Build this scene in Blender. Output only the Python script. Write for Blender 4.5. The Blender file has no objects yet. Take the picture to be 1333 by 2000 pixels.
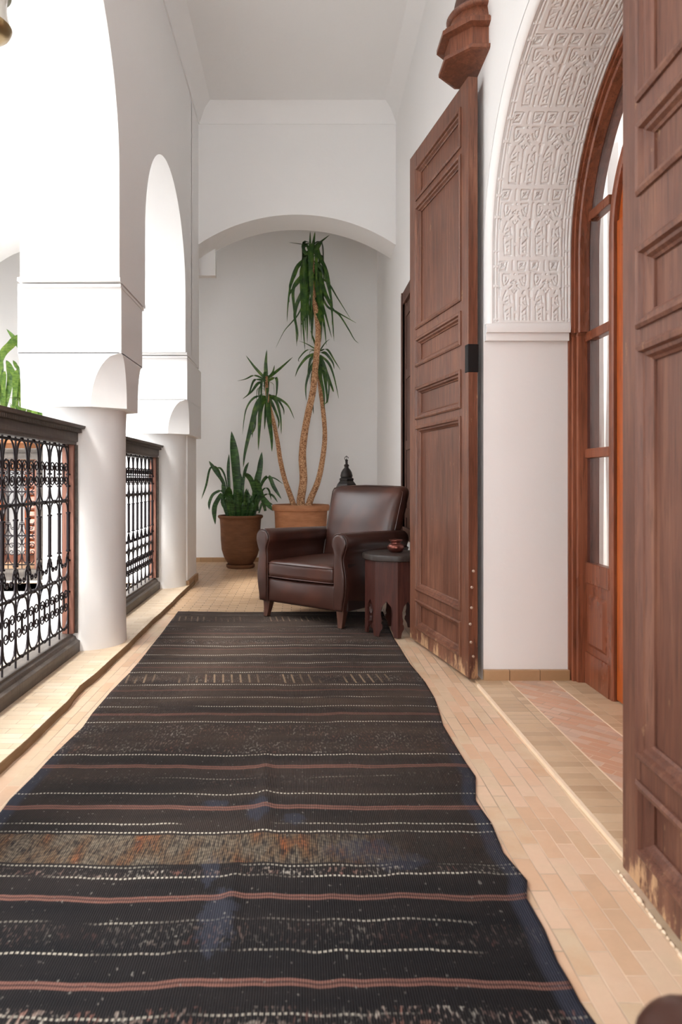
import bpy, bmesh, math, random
import numpy as np
from mathutils import Vector, Matrix, noise as mnoise
random.seed(7)
PI = math.pi
C = bpy.context.scene.collection
SC = bpy.context.scene

# ------------------------------------------------------------------ camera
F, PX, PY, CH = 1333.33, 588.0, 937.0, 1.0      # focal (px), centre of perspective, eye height
cam_d = bpy.data.cameras.new('camera'); cam = bpy.data.objects.new('camera', cam_d); C.objects.link(cam)
cam.location = (0, 0, CH); cam.rotation_euler = (PI/2, 0, 0)
cam_d.sensor_fit = 'VERTICAL'; cam_d.sensor_height = 36; cam_d.sensor_width = 24; cam_d.lens = 24
cam_d.shift_x = (666.5-PX)/2000; cam_d.shift_y = -(1000-PY)/2000
cam_d.clip_start = 0.05; cam_d.clip_end = 100
cam_d.dof.use_dof = True; cam_d.dof.focus_distance = 4.2; cam_d.dof.aperture_fstop = 4.0
SC.camera = cam
# ------------------------------------------------------------------ light
SKY = 4.2
w = bpy.data.worlds.new('sky'); SC.world = w; w.use_nodes = True
bg = w.node_tree.nodes['Background']; bg.inputs[0].default_value = (0.955, 0.98, 1.0, 1); bg.inputs[1].default_value = SKY
def area(name, loc, rot, sx, sy, power, col=(1, 1, 1)):
    l = bpy.data.lights.new(name, 'AREA'); l.shape = 'RECTANGLE'; l.size = sx; l.size_y = sy
    l.energy = power; l.color = col
    o = bpy.data.objects.new(name, l); C.objects.link(o); o.location = loc; o.rotation_euler = rot
    return o
pt = area('courtyard_sky_portal', (-3.77, 1.8, 5.05), (0, 0, 0), 4.4, 9.6, 0)
pt.data.cycles.is_portal = True
sun_d = bpy.data.lights.new('sun', 'SUN'); sun_d.energy = 3.0; sun_d.angle = math.radians(12); sun_d.color = (1, 0.96, 0.9)
sun = bpy.data.objects.new('sun', sun_d); C.objects.link(sun)
sun.rotation_euler = Vector((0.42, 0.62, -1.0)).to_track_quat('-Z', 'Y').to_euler()
SC.view_settings.view_transform = 'Standard'; SC.view_settings.look = 'None'
SC.view_settings.gamma = 1; SC.view_settings.use_curve_mapping = False
SC.view_settings.exposure = 0.58
SC.render.film_transparent = False
cy = SC.cycles
cy.use_denoising = True
try: cy.denoiser = 'OPENIMAGEDENOISE'
except Exception: pass
cy.max_bounces = 10; cy.diffuse_bounces = 7; cy.glossy_bounces = 4; cy.transmission_bounces = 6; cy.transparent_max_bounces = 8
cy.sample_clamp_indirect = 6; cy.caustics_reflective = False; cy.caustics_refractive = False

# ------------------------------------------------------------------ helpers
def P(x, y, D): return Vector(((x-PX)/F*D, D, CH+(PY-y)/F*D))
class MB:
    def __init__(s): s.v = []; s.f = []; s.mi = []; s.cur = 0
    def add(s, vs, fs):
        b = len(s.v); s.v += [tuple(p) for p in vs]
        for f in fs: s.f.append([b+i for i in f]); s.mi.append(s.cur)
    def box(s, x0, x1, y0, y1, z0, z1):
        vs = [(x, y, z) for x in (x0, x1) for y in (y0, y1) for z in (z0, z1)]
        s.add(vs, [(0, 1, 3, 2), (4, 6, 7, 5), (0, 4, 5, 1), (2, 3, 7, 6), (0, 2, 6, 4), (1, 5, 7, 3)])
    def loft(s, rings, cap0=True, cap1=True, closed=True):
        n = len(rings[0]); vs = [p for r in rings for p in r]; fs = []
        for i in range(len(rings)-1):
            for j in range(n if closed else n-1):
                a = i*n+j; b = i*n+(j+1) % n
                fs.append((a, b, b+n, a+n))
        if cap0: fs.append(tuple(range(n))[::-1])
        if cap1: fs.append(tuple(range((len(rings)-1)*n, len(rings)*n)))
        s.add(vs, fs)
    def prism(s, poly, axis, a, b):
        # poly: 2D points in the two other axes (kept in order x<y<z)
        def mk(p, t):
            if axis == 0: return (t, p[0], p[1])
            if axis == 1: return (p[0], t, p[1])
            return (p[0], p[1], t)
        s.loft([[mk(p, a) for p in poly], [mk(p, b) for p in poly]])
    def lathe(s, prof, c=(0, 0, 0), n=40, a0=0.0, caps=True, phase=0.0):
        rings = [[(c[0]+r*math.cos(2*PI*j/n+phase), c[1]+r*math.sin(2*PI*j/n+phase), c[2]+z) for j in range(n)] for r, z in prof]
        s.loft(rings, caps, caps)
    def tube(s, pts, r, n=6, caps=True):
        pts = [Vector(p) for p in pts]; rings = []; N = len(pts)
        if N < 2: return
        up = None
        for i, p in enumerate(pts):
            t = (pts[min(i+1, N-1)]-pts[max(i-1, 0)])
            if t.length < 1e-9: t = Vector((0, 0, 1))
            t.normalize()
            if up is None:
                up = Vector((1, 0, 0)) if abs(t.x) < .8 else Vector((0, 1, 0))
            sd = t.cross(up)
            if sd.length < 1e-6: sd = t.cross(Vector((0, 1, 0.3)))
            sd.normalize(); up = sd.cross(t).normalized()
            rr = r[i] if isinstance(r, (list, tuple)) else r
            rings.append([p+(sd*math.cos(2*PI*j/n)+up*math.sin(2*PI*j/n))*rr for j in range(n)])
        s.loft(rings, caps, caps)
    def rbox(s, x0, x1, y0, y1, z0, z1, r, seg=10, fn=None):
        # rounded box, subdivided
        cx, cy_, cz = (x0+x1)/2, (y0+y1)/2, (z0+z1)/2
        h = ((x1-x0)/2, (y1-y0)/2, (z1-z0)/2)
        def ax(hh):
            rr = min(r, hh*.999); core = hh-rr; out = []
            k = 4
            for i in range(k): out.append(-hh+rr*(1-math.cos(PI/2*i/k))*1.0)
            m = max(2, seg)
            for i in range(m+1): out.append(-core+2*core*i/m)
            for i in range(k-1, -1, -1): out.append(hh-rr*(1-math.cos(PI/2*i/k)))
            return out
        A = [ax(q) for q in h]
        idx = {}; vs = []; fs = []
        def vert(i, j, k):
            key = (i, j, k)
            if key in idx: return idx[key]
            p = Vector((A[0][i], A[1][j], A[2][k]))
            core = Vector([max(-(h[q]-min(r, h[q]*.999)), min(h[q]-min(r, h[q]*.999), p[q])) for q in range(3)])
            d = p-core
            if d.length > 1e-9: p = core+d.normalized()*min(r, min(h)*.999)
            if fn: p = fn(p, h)
            idx[key] = len(vs); vs.append((p[0]+cx, p[1]+cy_, p[2]+cz)); return idx[key]
        nx, ny, nz = [len(a)-1 for a in A]
        for i in range(nx):
            for j in range(ny):
                fs.append((vert(i, j, 0), vert(i, j+1, 0), vert(i+1, j+1, 0), vert(i+1, j, 0)))
                fs.append((vert(i, j, nz), vert(i+1, j, nz), vert(i+1, j+1, nz), vert(i, j+1, nz)))
        for i in range(nx):
            for k in range(nz):
                fs.append((vert(i, 0, k), vert(i+1, 0, k), vert(i+1, 0, k+1), vert(i, 0, k+1)))
                fs.append((vert(i, ny, k), vert(i, ny, k+1), vert(i+1, ny, k+1), vert(i+1, ny, k)))
        for j in range(ny):
            for k in range(nz):
                fs.append((vert(0, j, k), vert(0, j, k+1), vert(0, j+1, k+1), vert(0, j+1, k)))
                fs.append((vert(nx, j, k), vert(nx, j+1, k), vert(nx, j+1, k+1), vert(nx, j, k+1)))
        s.add(vs, fs)
    def xf(s, M, start=0):
        for i in range(start, len(s.v)): s.v[i] = tuple(M @ Vector(s.v[i]))
        return s
    def build(s, name, mat, parent=None, smooth=None, bevel=0, recalc=True):
        me = bpy.data.meshes.new(name); me.from_pydata(s.v, [], s.f)
        mats = mat if isinstance(mat, (list, tuple)) else [mat]
        for m in mats: me.materials.append(m)
        if len(mats) > 1: me.polygons.foreach_set('material_index', s.mi)
        bm = bmesh.new(); bm.from_mesh(me)
        if recalc: bmesh.ops.recalc_face_normals(bm, faces=bm.faces)
        big = [f for f in bm.faces if len(f.verts) > 4]
        if big: bmesh.ops.triangulate(bm, faces=big)
        if smooth is not None:
            for f in bm.faces: f.smooth = True
            ang = math.radians(smooth)
            for e in bm.edges:
                if len(e.link_faces) == 2 and e.calc_face_angle(0) > ang: e.smooth = False
        bm.to_mesh(me); bm.free(); me.update()
        o = bpy.data.objects.new(name, me); C.objects.link(o)
        if parent: o.parent = parent
        if bevel:
            b = o.modifiers.new('bevel', 'BEVEL'); b.width = bevel; b.segments = 2; b.limit_method = 'ANGLE'; b.angle_limit = math.radians(40)
        return o
def tag(o, label=None, cat=None, group=None, kind=None):
    if label: o['label'] = label
    if cat: o['category'] = cat
    if group: o['group'] = group
    if kind: o['kind'] = kind
    return o
def empty(name, loc=(0, 0, 0), rz=0.0, label=None, cat=None, group=None, kind=None):
    o = bpy.data.objects.new(name, None); C.objects.link(o); o.location = loc; o.rotation_euler = (0, 0, rz)
    o.empty_display_size = .1
    return tag(o, label, cat, group, kind)
def copy_tree(o, parent=None):
    c = o.copy(); C.objects.link(c); c.parent = parent
    for ch in list(o.children): copy_tree(ch, c)
    return c

# ------------------------------------------------------------------ materials
class NT:
    def __init__(s, name, rough=0.5, spec=0.5):
        s.m = bpy.data.materials.new(name); s.m.use_nodes = True
        s.t = s.m.node_tree; s.b = s.t.nodes['Principled BSDF']
        s.b.inputs['Roughness'].default_value = rough
        s.b.inputs['Specular IOR Level'].default_value = spec
    def n(s, typ, **kw):
        nd = s.t.nodes.new(typ)
        for k, v in kw.items(): setattr(nd, k, v)
        return nd
    def l(s, a, b): s.t.links.new(a, b)
    def set(s, inp, v):
        if hasattr(v, 'links') or isinstance(v, bpy.types.NodeSocket): s.l(v, inp)
        else: inp.default_value = v
    def math(s, op, a, b=0.0, c=0.0, clamp=False):
        nd = s.n('ShaderNodeMath', operation=op, use_clamp=clamp)
        s.set(nd.inputs[0], a); s.set(nd.inputs[1], b); s.set(nd.inputs[2], c); return nd.outputs[0]
    def mix(s, f, a, b, typ='MIX'):
        nd = s.n('ShaderNodeMix', data_type='RGBA', blend_type=typ)
        s.set(nd.inputs[0], f); s.set(nd.inputs[6], a); s.set(nd.inputs[7], b); return nd.outputs[2]
    def obj(s, scale=(1, 1, 1), loc=(0, 0, 0), rot=(0, 0, 0), src='Object'):
        tc = s.n('ShaderNodeTexCoord'); mp = s.n('ShaderNodeMapping')
        s.l(tc.outputs[src], mp.inputs[0]); mp.inputs['Scale'].default_value = scale
        mp.inputs['Location'].default_value = loc; mp.inputs['Rotation'].default_value = rot
        return mp.outputs[0]
    def noise(s, vec, scale, detail=4, rough=.6, dist=0.0):
        nd = s.n('ShaderNodeTexNoise'); s.l(vec, nd.inputs[0]); nd.inputs['Scale'].default_value = scale
        nd.inputs['Detail'].default_value = detail; nd.inputs['Roughness'].default_value = rough
        nd.inputs['Distortion'].default_value = dist; return nd.outputs[0]
    def ramp(s, fac, stops, interp='LINEAR'):
        nd = s.n('ShaderNodeValToRGB'); s.l(fac, nd.inputs[0]); cr = nd.color_ramp; cr.interpolation = interp
        while len(cr.elements) < len(stops): cr.elements.new(0.5)
        for e, (p, c) in zip(cr.elements, stops):
            e.position = p; e.color = (c, c, c, 1) if isinstance(c, (int, float)) else (*c[:3], 1)
        return nd.outputs[0]
    def bump(s, h, dist=0.002, strength=1.0, prev=None):
        nd = s.n('ShaderNodeBump'); s.l(h, nd.inputs['Height']); nd.inputs['Distance'].default_value = dist
        nd.inputs['Strength'].default_value = strength
        if prev is not None: s.l(prev, nd.inputs['Normal'])
        return nd.outputs[0]
    def done(s, col=None, rough=None, normal=None):
        if col is not None: s.set(s.b.inputs['Base Color'], col if not isinstance(col, tuple) else (*col[:3], 1))
        if rough is not None: s.set(s.b.inputs['Roughness'], rough)
        if normal is not None: s.l(normal, s.b.inputs['Normal'])
        return s.m
def srgb(r, g, b):
    return tuple(((c/255)/12.92 if c/255 <= .04045 else ((c/255+.055)/1.055)**2.4) for c in (r, g, b))

def mk_plaster(name, col, bump=.003):
    t = NT(name, .75, .25); v = t.obj()
    n1 = t.noise(v, 2.2, 4); n2 = t.noise(v, 14, 3)
    c = t.mix(t.math('MULTIPLY', n1, .5), col+(1,), tuple(x*.95 for x in col)+(1,))
    h = t.math('ADD', n1, t.math('MULTIPLY', n2, .18))
    return t.done(c, None, t.bump(h, bump*4, .6))
PLASTER = mk_plaster('white_plaster', (.86, .855, .85))
STUCCO = mk_plaster('carved_stucco', (.86, .855, .85), .0004)

def mk_wood(name, dark, mid, light, rough=.42, scale=(38, 38, 2.2), worn=0.0):
    t = NT(name, rough, .45); v = t.obj(scale)
    g = t.noise(v, 1.0, 6, .65, .6); v2 = t.obj((3, 3, 1.1)); g2 = t.noise(v2, 1.3, 4)
    fac = t.math('ADD', t.math('MULTIPLY', g, .62), t.math('MULTIPLY', g2, .42))
    c = t.ramp(fac, [(.30, dark), (.52, mid), (.74, light)])
    v3 = t.obj((160, 160, 7)); fine = t.noise(v3, 1, 3)
    c = t.mix(t.ramp(fine, [(.34, .45), (.47, 0.0)]), c, tuple(x*.45 for x in dark)+(1,))
    if worn > 0:
        wn = t.noise(t.obj((9, 9, 3.0)), 2.2, 6, .75)
        sep = t.n('ShaderNodeSeparateXYZ'); t.l(t.obj(), sep.inputs[0])
        low = t.ramp(t.math('MULTIPLY', sep.outputs[2], 3.2), [(0.0, .22), (.55, 0.0)])
        m = t.math('MULTIPLY', t.ramp(t.math('ADD', wn, low), [(.64, 0.0), (.74, 1.0)]), worn, clamp=True)
        c = t.mix(m, c, srgb(196, 158, 120)+(1,))
    return t.done(c, t.ramp(g2, [(.3, rough-.07), (.7, rough+.12)]), t.bump(fine, .0008, .6))
WOOD_DOOR = mk_wood('old_cedar', srgb(66, 40, 31), srgb(110, 69, 52), srgb(146, 98, 75), .36, worn=.85)
WOOD_DOOR_D = mk_wood('old_cedar_weathered', srgb(74, 46, 38), srgb(104, 66, 52), srgb(134, 92, 72), .48, worn=.85)
WOOD_BRK = mk_wood('bracket_cedar', srgb(74, 42, 30), srgb(116, 68, 48), srgb(150, 94, 68), .38)
WOOD_RED = mk_wood('varnished_cedar', srgb(84, 44, 30), srgb(134, 76, 52), srgb(162, 98, 70), .30)
WOOD_ORANGE = mk_wood('orange_and_lit_cedar', srgb(140, 62, 18), srgb(178, 86, 30), srgb(200, 106, 46), .3)  # shutters' own orange; on the inner door, light saturating the varnish is painted
WOOD_RAIL = mk_wood('grey_brown_wood', srgb(54, 47, 43), srgb(88, 80, 74), srgb(120, 112, 104), .5, (30, 2.0, 30))
WOOD_RAILRED = mk_wood('reddish_worn_wood', srgb(96, 56, 44), srgb(136, 90, 74), srgb(160, 116, 98), .5)
WOOD_TABLE = mk_wood('dark_walnut', srgb(50, 26, 22), srgb(76, 42, 36), srgb(100, 60, 50), .34)
WOOD_TABTOP = mk_wood('blackened_wood', srgb(36, 27, 24), srgb(52, 42, 37), srgb(70, 60, 54), .4, (20, 4, 20))
WOOD_LEG = mk_wood('brown_leg_wood', srgb(56, 32, 24), srgb(82, 50, 38), srgb(110, 72, 54), .4)
WOOD_WIN = mk_wood('dark_window_wood', srgb(58, 34, 28), srgb(86, 56, 46), srgb(110, 78, 64), .5)

def simple(name, col, rough=.5, metal=0.0, spec=.5, bump=None):
    t = NT(name, rough, spec); t.b.inputs['Metallic'].default_value = metal
    v = t.obj(); n = t.noise(v, 18, 3)
    c = t.mix(t.math('MULTIPLY', n, .6), col+(1,), tuple(x*.72 for x in col)+(1,))
    return t.done(c, None, t.bump(n, bump, .5) if bump else None)
IRON = simple('wrought_iron', srgb(40, 34, 38), .42, .55)
IRON_B = simple('black_iron_strap', srgb(26, 25, 26), .5, .7, bump=.002)
BRASS = simple('worn_brass', srgb(150, 128, 90), .35, .8)
BOLT = simple('old_bolt_metal', srgb(196, 176, 160), .4, .5)
COPPER = simple('aged_copper', srgb(116, 66, 56), .28, .75)
GLASSY = NT('window_glass', .03, .5); GLASSY.b.inputs['Transmission Weight'].default_value = 1.0; GLASSY.b.inputs['IOR'].default_value = 1.12
GLASS = GLASSY.done((.95, .97, .96))
CLOTH = simple('white_cloth', (.82, .83, .85), .9)
SOIL = simple('dark_soil', srgb(48, 36, 28), .95, bump=.01)
LINER = simple('dark_grout', srgb(150, 125, 100), .9)

def mk_leather(name, base, tint):
    t = NT(name, .3, .5); v = t.obj()
    n = t.noise(v, 3.2, 2, .5); f = t.noise(v, 300, 2); n5 = t.noise(v, 11, 3)
    c = t.ramp(n, [(.25, tuple(x*.78 for x in base)), (.5, base), (.8, tint)])
    return t.done(c, t.ramp(n, [(.3, .285), (.7, .34)]), t.bump(n, .004, .3))
LEATHER = mk_leather('brown_leather', srgb(64, 38, 31), srgb(100, 58, 44))
LEATHER_D = mk_leather('dark_brown_leather', srgb(44, 31, 29), srgb(60, 42, 38))

def mk_terra(name, a, b):
    t = NT(name, .7, .25); v = t.obj((1, 1, 3)); n = t.noise(v, 5, 5); f = t.noise(t.obj((2, 2, 30)), 4, 3)
    c = t.ramp(t.math('ADD', t.math('MULTIPLY', n, .7), t.math('MULTIPLY', f, .3)), [(.32, a), (.66, b)])
    return t.done(c, None, t.bump(f, .003, .5))
TERRA = mk_terra('terracotta', srgb(154, 102, 70), srgb(188, 134, 98))
TERRA_D = mk_terra('dark_terracotta', srgb(96, 64, 44), srgb(128, 88, 62))

def mk_tiles(name, bw, bh, rot, cols, mortar, msize=.0018, var=.9, bump=.0015, off=.5, warp=.004, loc=(0, 0, 0)):
    t = NT(name, .42, .4)
    v0 = t.obj((1, 1, 1)); nz = t.n('ShaderNodeTexNoise'); t.l(v0, nz.inputs[0]); nz.inputs['Scale'].default_value = 6
    vm = t.n('ShaderNodeVectorMath', operation='MULTIPLY_ADD'); t.l(nz.outputs['Color'], vm.inputs[0])
    vm.inputs[1].default_value = (warp, warp, 0); t.l(v0, vm.inputs[2])
    mp = t.n('ShaderNodeMapping'); t.l(vm.outputs[0], mp.inputs[0]); mp.inputs['Rotation'].default_value = (0, 0, rot); mp.inputs['Location'].default_value = loc
    br = t.n('ShaderNodeTexBrick', offset=off, offset_frequency=2); t.l(mp.outputs[0], br.inputs['Vector'])
    br.inputs['Color1'].default_value = (0, 0, 0, 1); br.inputs['Color2'].default_value = (1, 1, 1, 1)
    br.inputs['Mortar'].default_value = (.5, .5, .5, 1); br.inputs['Scale'].default_value = 1
    br.inputs['Mortar Size'].default_value = msize; br.inputs['Mortar Smooth'].default_value = .3
    br.inputs['Brick Width'].default_value = bw; br.inputs['Row Height'].default_value = bh; br.inputs['Bias'].default_value = 0
    sepc = t.n('ShaderNodeSeparateColor'); t.l(br.outputs['Color'], sepc.inputs[0])
    n = t.noise(v0, 9, 5); n2 = t.noise(v0, 60, 3)
    f = t.math('ADD', t.math('MULTIPLY', sepc.outputs[0], .62), t.math('MULTIPLY', n, .45))
    k = len(cols); c = t.ramp(f, [(.12+.8*i/(k-1), cc) for i, cc in enumerate(cols)])
    wear = t.noise(v0, 1.7, 4)
    mcol = t.mix(t.ramp(wear, [(.45, 0.0), (.6, 1.0)]), tuple(x*.45 for x in mortar)+(1,), mortar+(1,))
    c = t.mix(br.outputs['Fac'], c, mcol)
    c = t.mix(t.math('MULTIPLY', n2, .25), c, tuple(x*.8 for x in cols[0])+(1,))
    h = t.math('ADD', t.math('MULTIPLY', br.outputs['Fac'], -1.0), t.math('MULTIPLY', n, .8))
    return t.done(c, t.ramp(n, [(.3, .34), (.7, .55)]), t.bump(h, bump, .8))
CT = [srgb(196, 164, 134), srgb(216, 178, 146), srgb(224, 192, 164), srgb(214, 190, 160), srgb(208, 168, 134)]
FLOOR = mk_tiles('bejmat_floor', .142, .0475, PI/2, CT, srgb(236, 208, 180), loc=(.03, .01, 0))
FLOOR_FAR = mk_tiles('bejmat_floor_cross', .142, .0475, 0, [srgb(186, 152, 118), srgb(206, 172, 138), srgb(214, 182, 148)], srgb(150, 120, 92), msize=.0032)
FLOOR_DOOR = mk_tiles('bejmat_threshold_border', .16, .047, 0, [srgb(178, 150, 120), srgb(200, 172, 140), srgb(212, 186, 154)], srgb(224, 200, 168), loc=(.14, 0, 0), off=0)
FLOOR_HERR = mk_tiles('bejmat_threshold_diagonal', .11, .04, PI/4, [srgb(196, 162, 138), srgb(208, 160, 130), srgb(214, 186, 164), srgb(190, 160, 142)], srgb(226, 200, 172))
CURB = mk_tiles('curb_tiles', .15, .05, 0, [srgb(216, 190, 160), srgb(226, 204, 176), srgb(232, 212, 188)], srgb(214, 186, 156), msize=.001, bump=.0008)
CURB_EDGE = mk_terra('curb_edge_terracotta', srgb(120, 96, 70), srgb(158, 130, 98))
SKIRT = mk_tiles('skirting_tiles', .15, .3, 0, [srgb(160, 126, 92), srgb(186, 152, 116)], srgb(120, 98, 76), loc=(.02, 0, 0))

def mk_leafmat(name, a, b, c3, stripes=0.0):
    t = NT(name, .42, .4); v = t.obj(); n = t.noise(v, 12, 3)
    c = t.ramp(n, [(.3, a), (.5, b), (.72, c3)])
    if stripes:
        s_ = t.noise(t.obj((9, 9, 75)), 1, 3, .6, 1.0)
        c = t.mix(t.ramp(s_, [(.5, 0.0), (.58, stripes)]), c, tuple(min(1, x*2.6+.02) for x in c3)+(1,))
    t.b.inputs['Subsurface Weight'].default_value = 0.0
    return t.done(c)
LEAF = mk_leafmat('yucca_leaf', srgb(22, 50, 18), srgb(46, 82, 28), srgb(96, 122, 44))
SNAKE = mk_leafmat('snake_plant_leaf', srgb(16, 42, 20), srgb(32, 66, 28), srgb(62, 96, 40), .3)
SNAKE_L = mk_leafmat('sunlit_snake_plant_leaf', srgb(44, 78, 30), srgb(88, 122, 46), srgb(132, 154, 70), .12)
def mk_trunk():
    t = NT('yucca_trunk', .8, .2); v = t.obj((1, 1, 1.6))
    vo = t.n('ShaderNodeTexVoronoi'); t.l(v, vo.inputs[0]); vo.inputs['Scale'].default_value = 60
    n = t.noise(v, 9, 3)
    f = t.math('ADD', t.math('MULTIPLY', vo.outputs[0], .8), t.math('MULTIPLY', n, .4))
    c = t.ramp(f, [(.30, srgb(222, 186, 150)), (.52, srgb(196, 150, 112)), (.85, srgb(134, 94, 66))])
    return t.done(c, None, t.bump(vo.outputs[0], .006, .8))
TRUNK = mk_trunk()

def mk_rug():
    t = NT('kilim', .92, .15)
    uv = t.n('ShaderNodeUVMap'); sp = t.n('ShaderNodeSeparateXYZ'); t.l(uv.outputs[0], sp.inputs[0])
    u = sp.outputs[0]; D = sp.outputs[1]
    ov = t.obj()
    w1 = t.noise(t.obj((1.6, .35, 1)), 1.5, 3)
    w2 = t.noise(t.obj((9, 2, 1)), 1.0, 2)
    Dw = t.math('ADD', D, t.math('ADD', t.math('MULTIPLY_ADD', w1, .07, -.035), t.math('MULTIPLY_ADD', w2, .012, -.006)))
    sx = t.n('ShaderNodeSeparateXYZ'); t.l(ov, sx.inputs[0]); X = sx.outputs[0]
    LO, HI = .5, 5.25
    v = t.math('DIVIDE', t.math('SUBTRACT', Dw, LO), HI-LO)
    def d(y): return F*CH/(y-PY)
    def pos(D_): return (D_-LO)/(HI-LO)
    def mask(items):
        # crisp bands: 1 inside [a, b]
        out = None
        for (a, b, val) in sorted(items):
            c = t.math('COMPARE', Dw, (a+b)/2, (b-a)/2)
            out = t.math('MULTIPLY', c, val) if out is None else t.math('MULTIPLY_ADD', c, val, out)
        return out
    def line(y, wd): c = d(y); return (c-wd/2, c+wd/2)
    # pink bands
    pinks = []
    for y in (1239, 1269, 1305, 1350.5): a, b = line(y, .022 if y < 1300 else .018); pinks.append((a, b, .6))
    for y in (1398, 1501, 1581, 1757, 1925):
        c = d(y)
        q = .0085 if y > 1700 else .011; pinks.append((c-.002-q, c-.003, 1.0)); pinks.append((c+.003, c+.002+q, 1.0)); pinks.append((c-.003, c+.003, .35))
    for D_ in (1.12,): pinks += [(D_-.011, D_-.003, 1.0), (D_+.003, D_+.011, 1.0)]
    pk = mask(pinks)
    # dotted lines
    dots = []
    for y, s_ in ((1202, .5), (1225, .6), (1246, .8), (1263, 1), (1281, .9), (1296.5, .9), (1315, .9), (1340, .9), (1364.6, .95), (1382.6, .9),
                  (1413.5, 1), (1478, 1), (1523, .35), (1554, .85), (1613, .9), (1629, .95), (1695, .6), (1716, .9), (1802, .55), (1862, .7), (1988, .5)):
        c = d(y); hw = .0042 if y < 1500 else .0032
        if y < 1350: hw = .0065
        dots.append((c-hw, c+hw, s_))
    dm = mask(dots)
    ph = t.math('FRACT', t.math('MULTIPLY', X, 88.0))
    ph = t.math('LESS_THAN', t.math('ABSOLUTE', t.math('SUBTRACT', ph, .5)), .30)
    pres = t.noise(t.obj((2.2, 7, 1)), 1.4, 2)
    dk = t.math('MULTIPLY', t.math('MULTIPLY', dm, ph), t.ramp(t.math('ADD', pres, t.math('MULTIPLY', dm, .24)), [(.56, 0.0), (.70, 1.0)]))
    # speckled bands
    bands = [(d(1215), d(1206), .35), (d(1234), d(1229), .5), (d(1259), d(1250), .6), (d(1334), d(1320), .5), (d(1474), d(1419), .45),
             (d(1535), d(1516), .14), (d(1714), d(1700), .75), (d(1850), d(1808), .22), (1.20, d(1972), .7), (1.02, 1.08, .5)]
    sb = mask(bands)
    vo = t.n('ShaderNodeTexNoise'); t.l(t.obj((130, 46, 1)), vo.inputs[0]); vo.inputs['Scale'].default_value = 1; vo.inputs['Detail'].default_value = 2
    patch = t.noise(t.obj((5, 9, 1)), 1.0, 3)
    sk = t.math('MULTIPLY', t.math('MULTIPLY', sb, t.ramp(vo.outputs[0], [(.54, 0.0), (.64, 1.0)])), t.ramp(patch, [(.38, .1), (.6, 1.0)]))
    # strokes in the band at 1318-1337
    stb = mask([(d(1336), d(1319), 1.0), (d(1215), d(1206), .6)])
    sph = t.math('FRACT', t.math('MULTIPLY', t.math('ADD', X, t.math('MULTIPLY', t.math('SUBTRACT', D, 3.4), .12)), 23.0))
    strokes = t.math('MULTIPLY', t.math('MULTIPLY', stb, t.math('LESS_THAN', sph, .22)), t.ramp(t.noise(t.obj((4.3, 1, 1)), 1, 2), [(.46, 0.0), (.55, .85)]))
    # big ornamental lozenge band 1634-1692
    ob = mask([(d(1690), d(1634), 1.0)])
    a1 = t.math('PINGPONG', X, .19); c0 = (d(1690)+d(1634))/2; hh = (d(1634)-d(1690))/2
    dv = t.math('ABSOLUTE', t.math('DIVIDE', t.math('SUBTRACT', Dw, c0), hh))
    loz = t.math('ADD', t.math('DIVIDE', a1, .19), t.math('MULTIPLY', dv, .8))
    rings = t.math('FRACT', t.math('MULTIPLY', t.math('ADD', loz, t.math('MULTIPLY', patch, .5)), 5.0))
    thr = t.n('ShaderNodeTexNoise'); t.l(t.obj((240, 26, 1)), thr.inputs[0]); thr.inputs['Scale'].default_value = 1; thr.inputs['Detail'].default_value = 2
    right_fade = t.ramp(t.math('ADD', u, t.math('MULTIPLY_ADD', patch, .3, -.15)), [(.62, 1.0), (.82, .1)])
    ok = t.math('MULTIPLY', t.math('MULTIPLY', ob, right_fade), t.math('MULTIPLY', t.ramp(thr.outputs[0], [(.38, .05), (.56, 1.0)]), t.ramp(rings, [(.15, .55), (.5, 1.0), (.9, .6)])))
    # base colour: weft of black with brown passages; far part's grazing-angle sheen painted in
    bn = t.noise(t.obj((.8, 5, 1)), 1.6, 4)
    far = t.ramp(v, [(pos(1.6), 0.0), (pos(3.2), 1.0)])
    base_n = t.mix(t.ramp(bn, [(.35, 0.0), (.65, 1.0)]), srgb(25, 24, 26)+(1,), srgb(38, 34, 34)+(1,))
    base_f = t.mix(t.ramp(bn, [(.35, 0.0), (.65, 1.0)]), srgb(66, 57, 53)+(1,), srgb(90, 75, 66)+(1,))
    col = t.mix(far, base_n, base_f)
    # repairs in blue
    bl = t.noise(t.obj((3, 2.2, 1)), 1.7, 4)
    edge = t.math('MAXIMUM', t.ramp(u, [(.965, 0.0), (.975, 1.0)]), t.ramp(u, [(.022, 1.0), (.032, 0.0)]))
    edge = t.math('MULTIPLY', edge, t.ramp(v, [(pos(2.25), 1.0), (pos(2.6), .15)]))
    bl2 = t.noise(t.obj((38, 30, 1)), 1, 4, .7)
    def spot(x0, d0, rx, rd):
        a = t.math('DIVIDE', t.math('SUBTRACT', X, x0), rx); b = t.math('DIVIDE', t.math('SUBTRACT', D, d0), rd)
        r2 = t.math('ADD', t.math('MULTIPLY', a, a), t.math('MULTIPLY', b, b))
        return t.math('MULTIPLY', t.ramp(t.math('ADD', r2, t.math('MULTIPLY_ADD', bl2, 2.6, -1.3)), [(.45, 1.0), (.85, 0.0)]), .75)
    sp_ = None
    for a in ((-.19, 1.54, .05, .13), (-.13, 2.06, .04, .09), (-.23, 1.74, .03, .08), (.16, 1.83, .12, .07), (.26, 1.77, .09, .05), (-.02, 2.0, .04, .04), (-.26, 2.1, .05, .03)):
        q = spot(*a); sp_ = q if sp_ is None else t.math('MAXIMUM', sp_, q)
    col = t.mix(t.math('MULTIPLY', t.math('MAXIMUM', edge, sp_), .8), col, srgb(58, 61, 74)+(1,))
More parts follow.
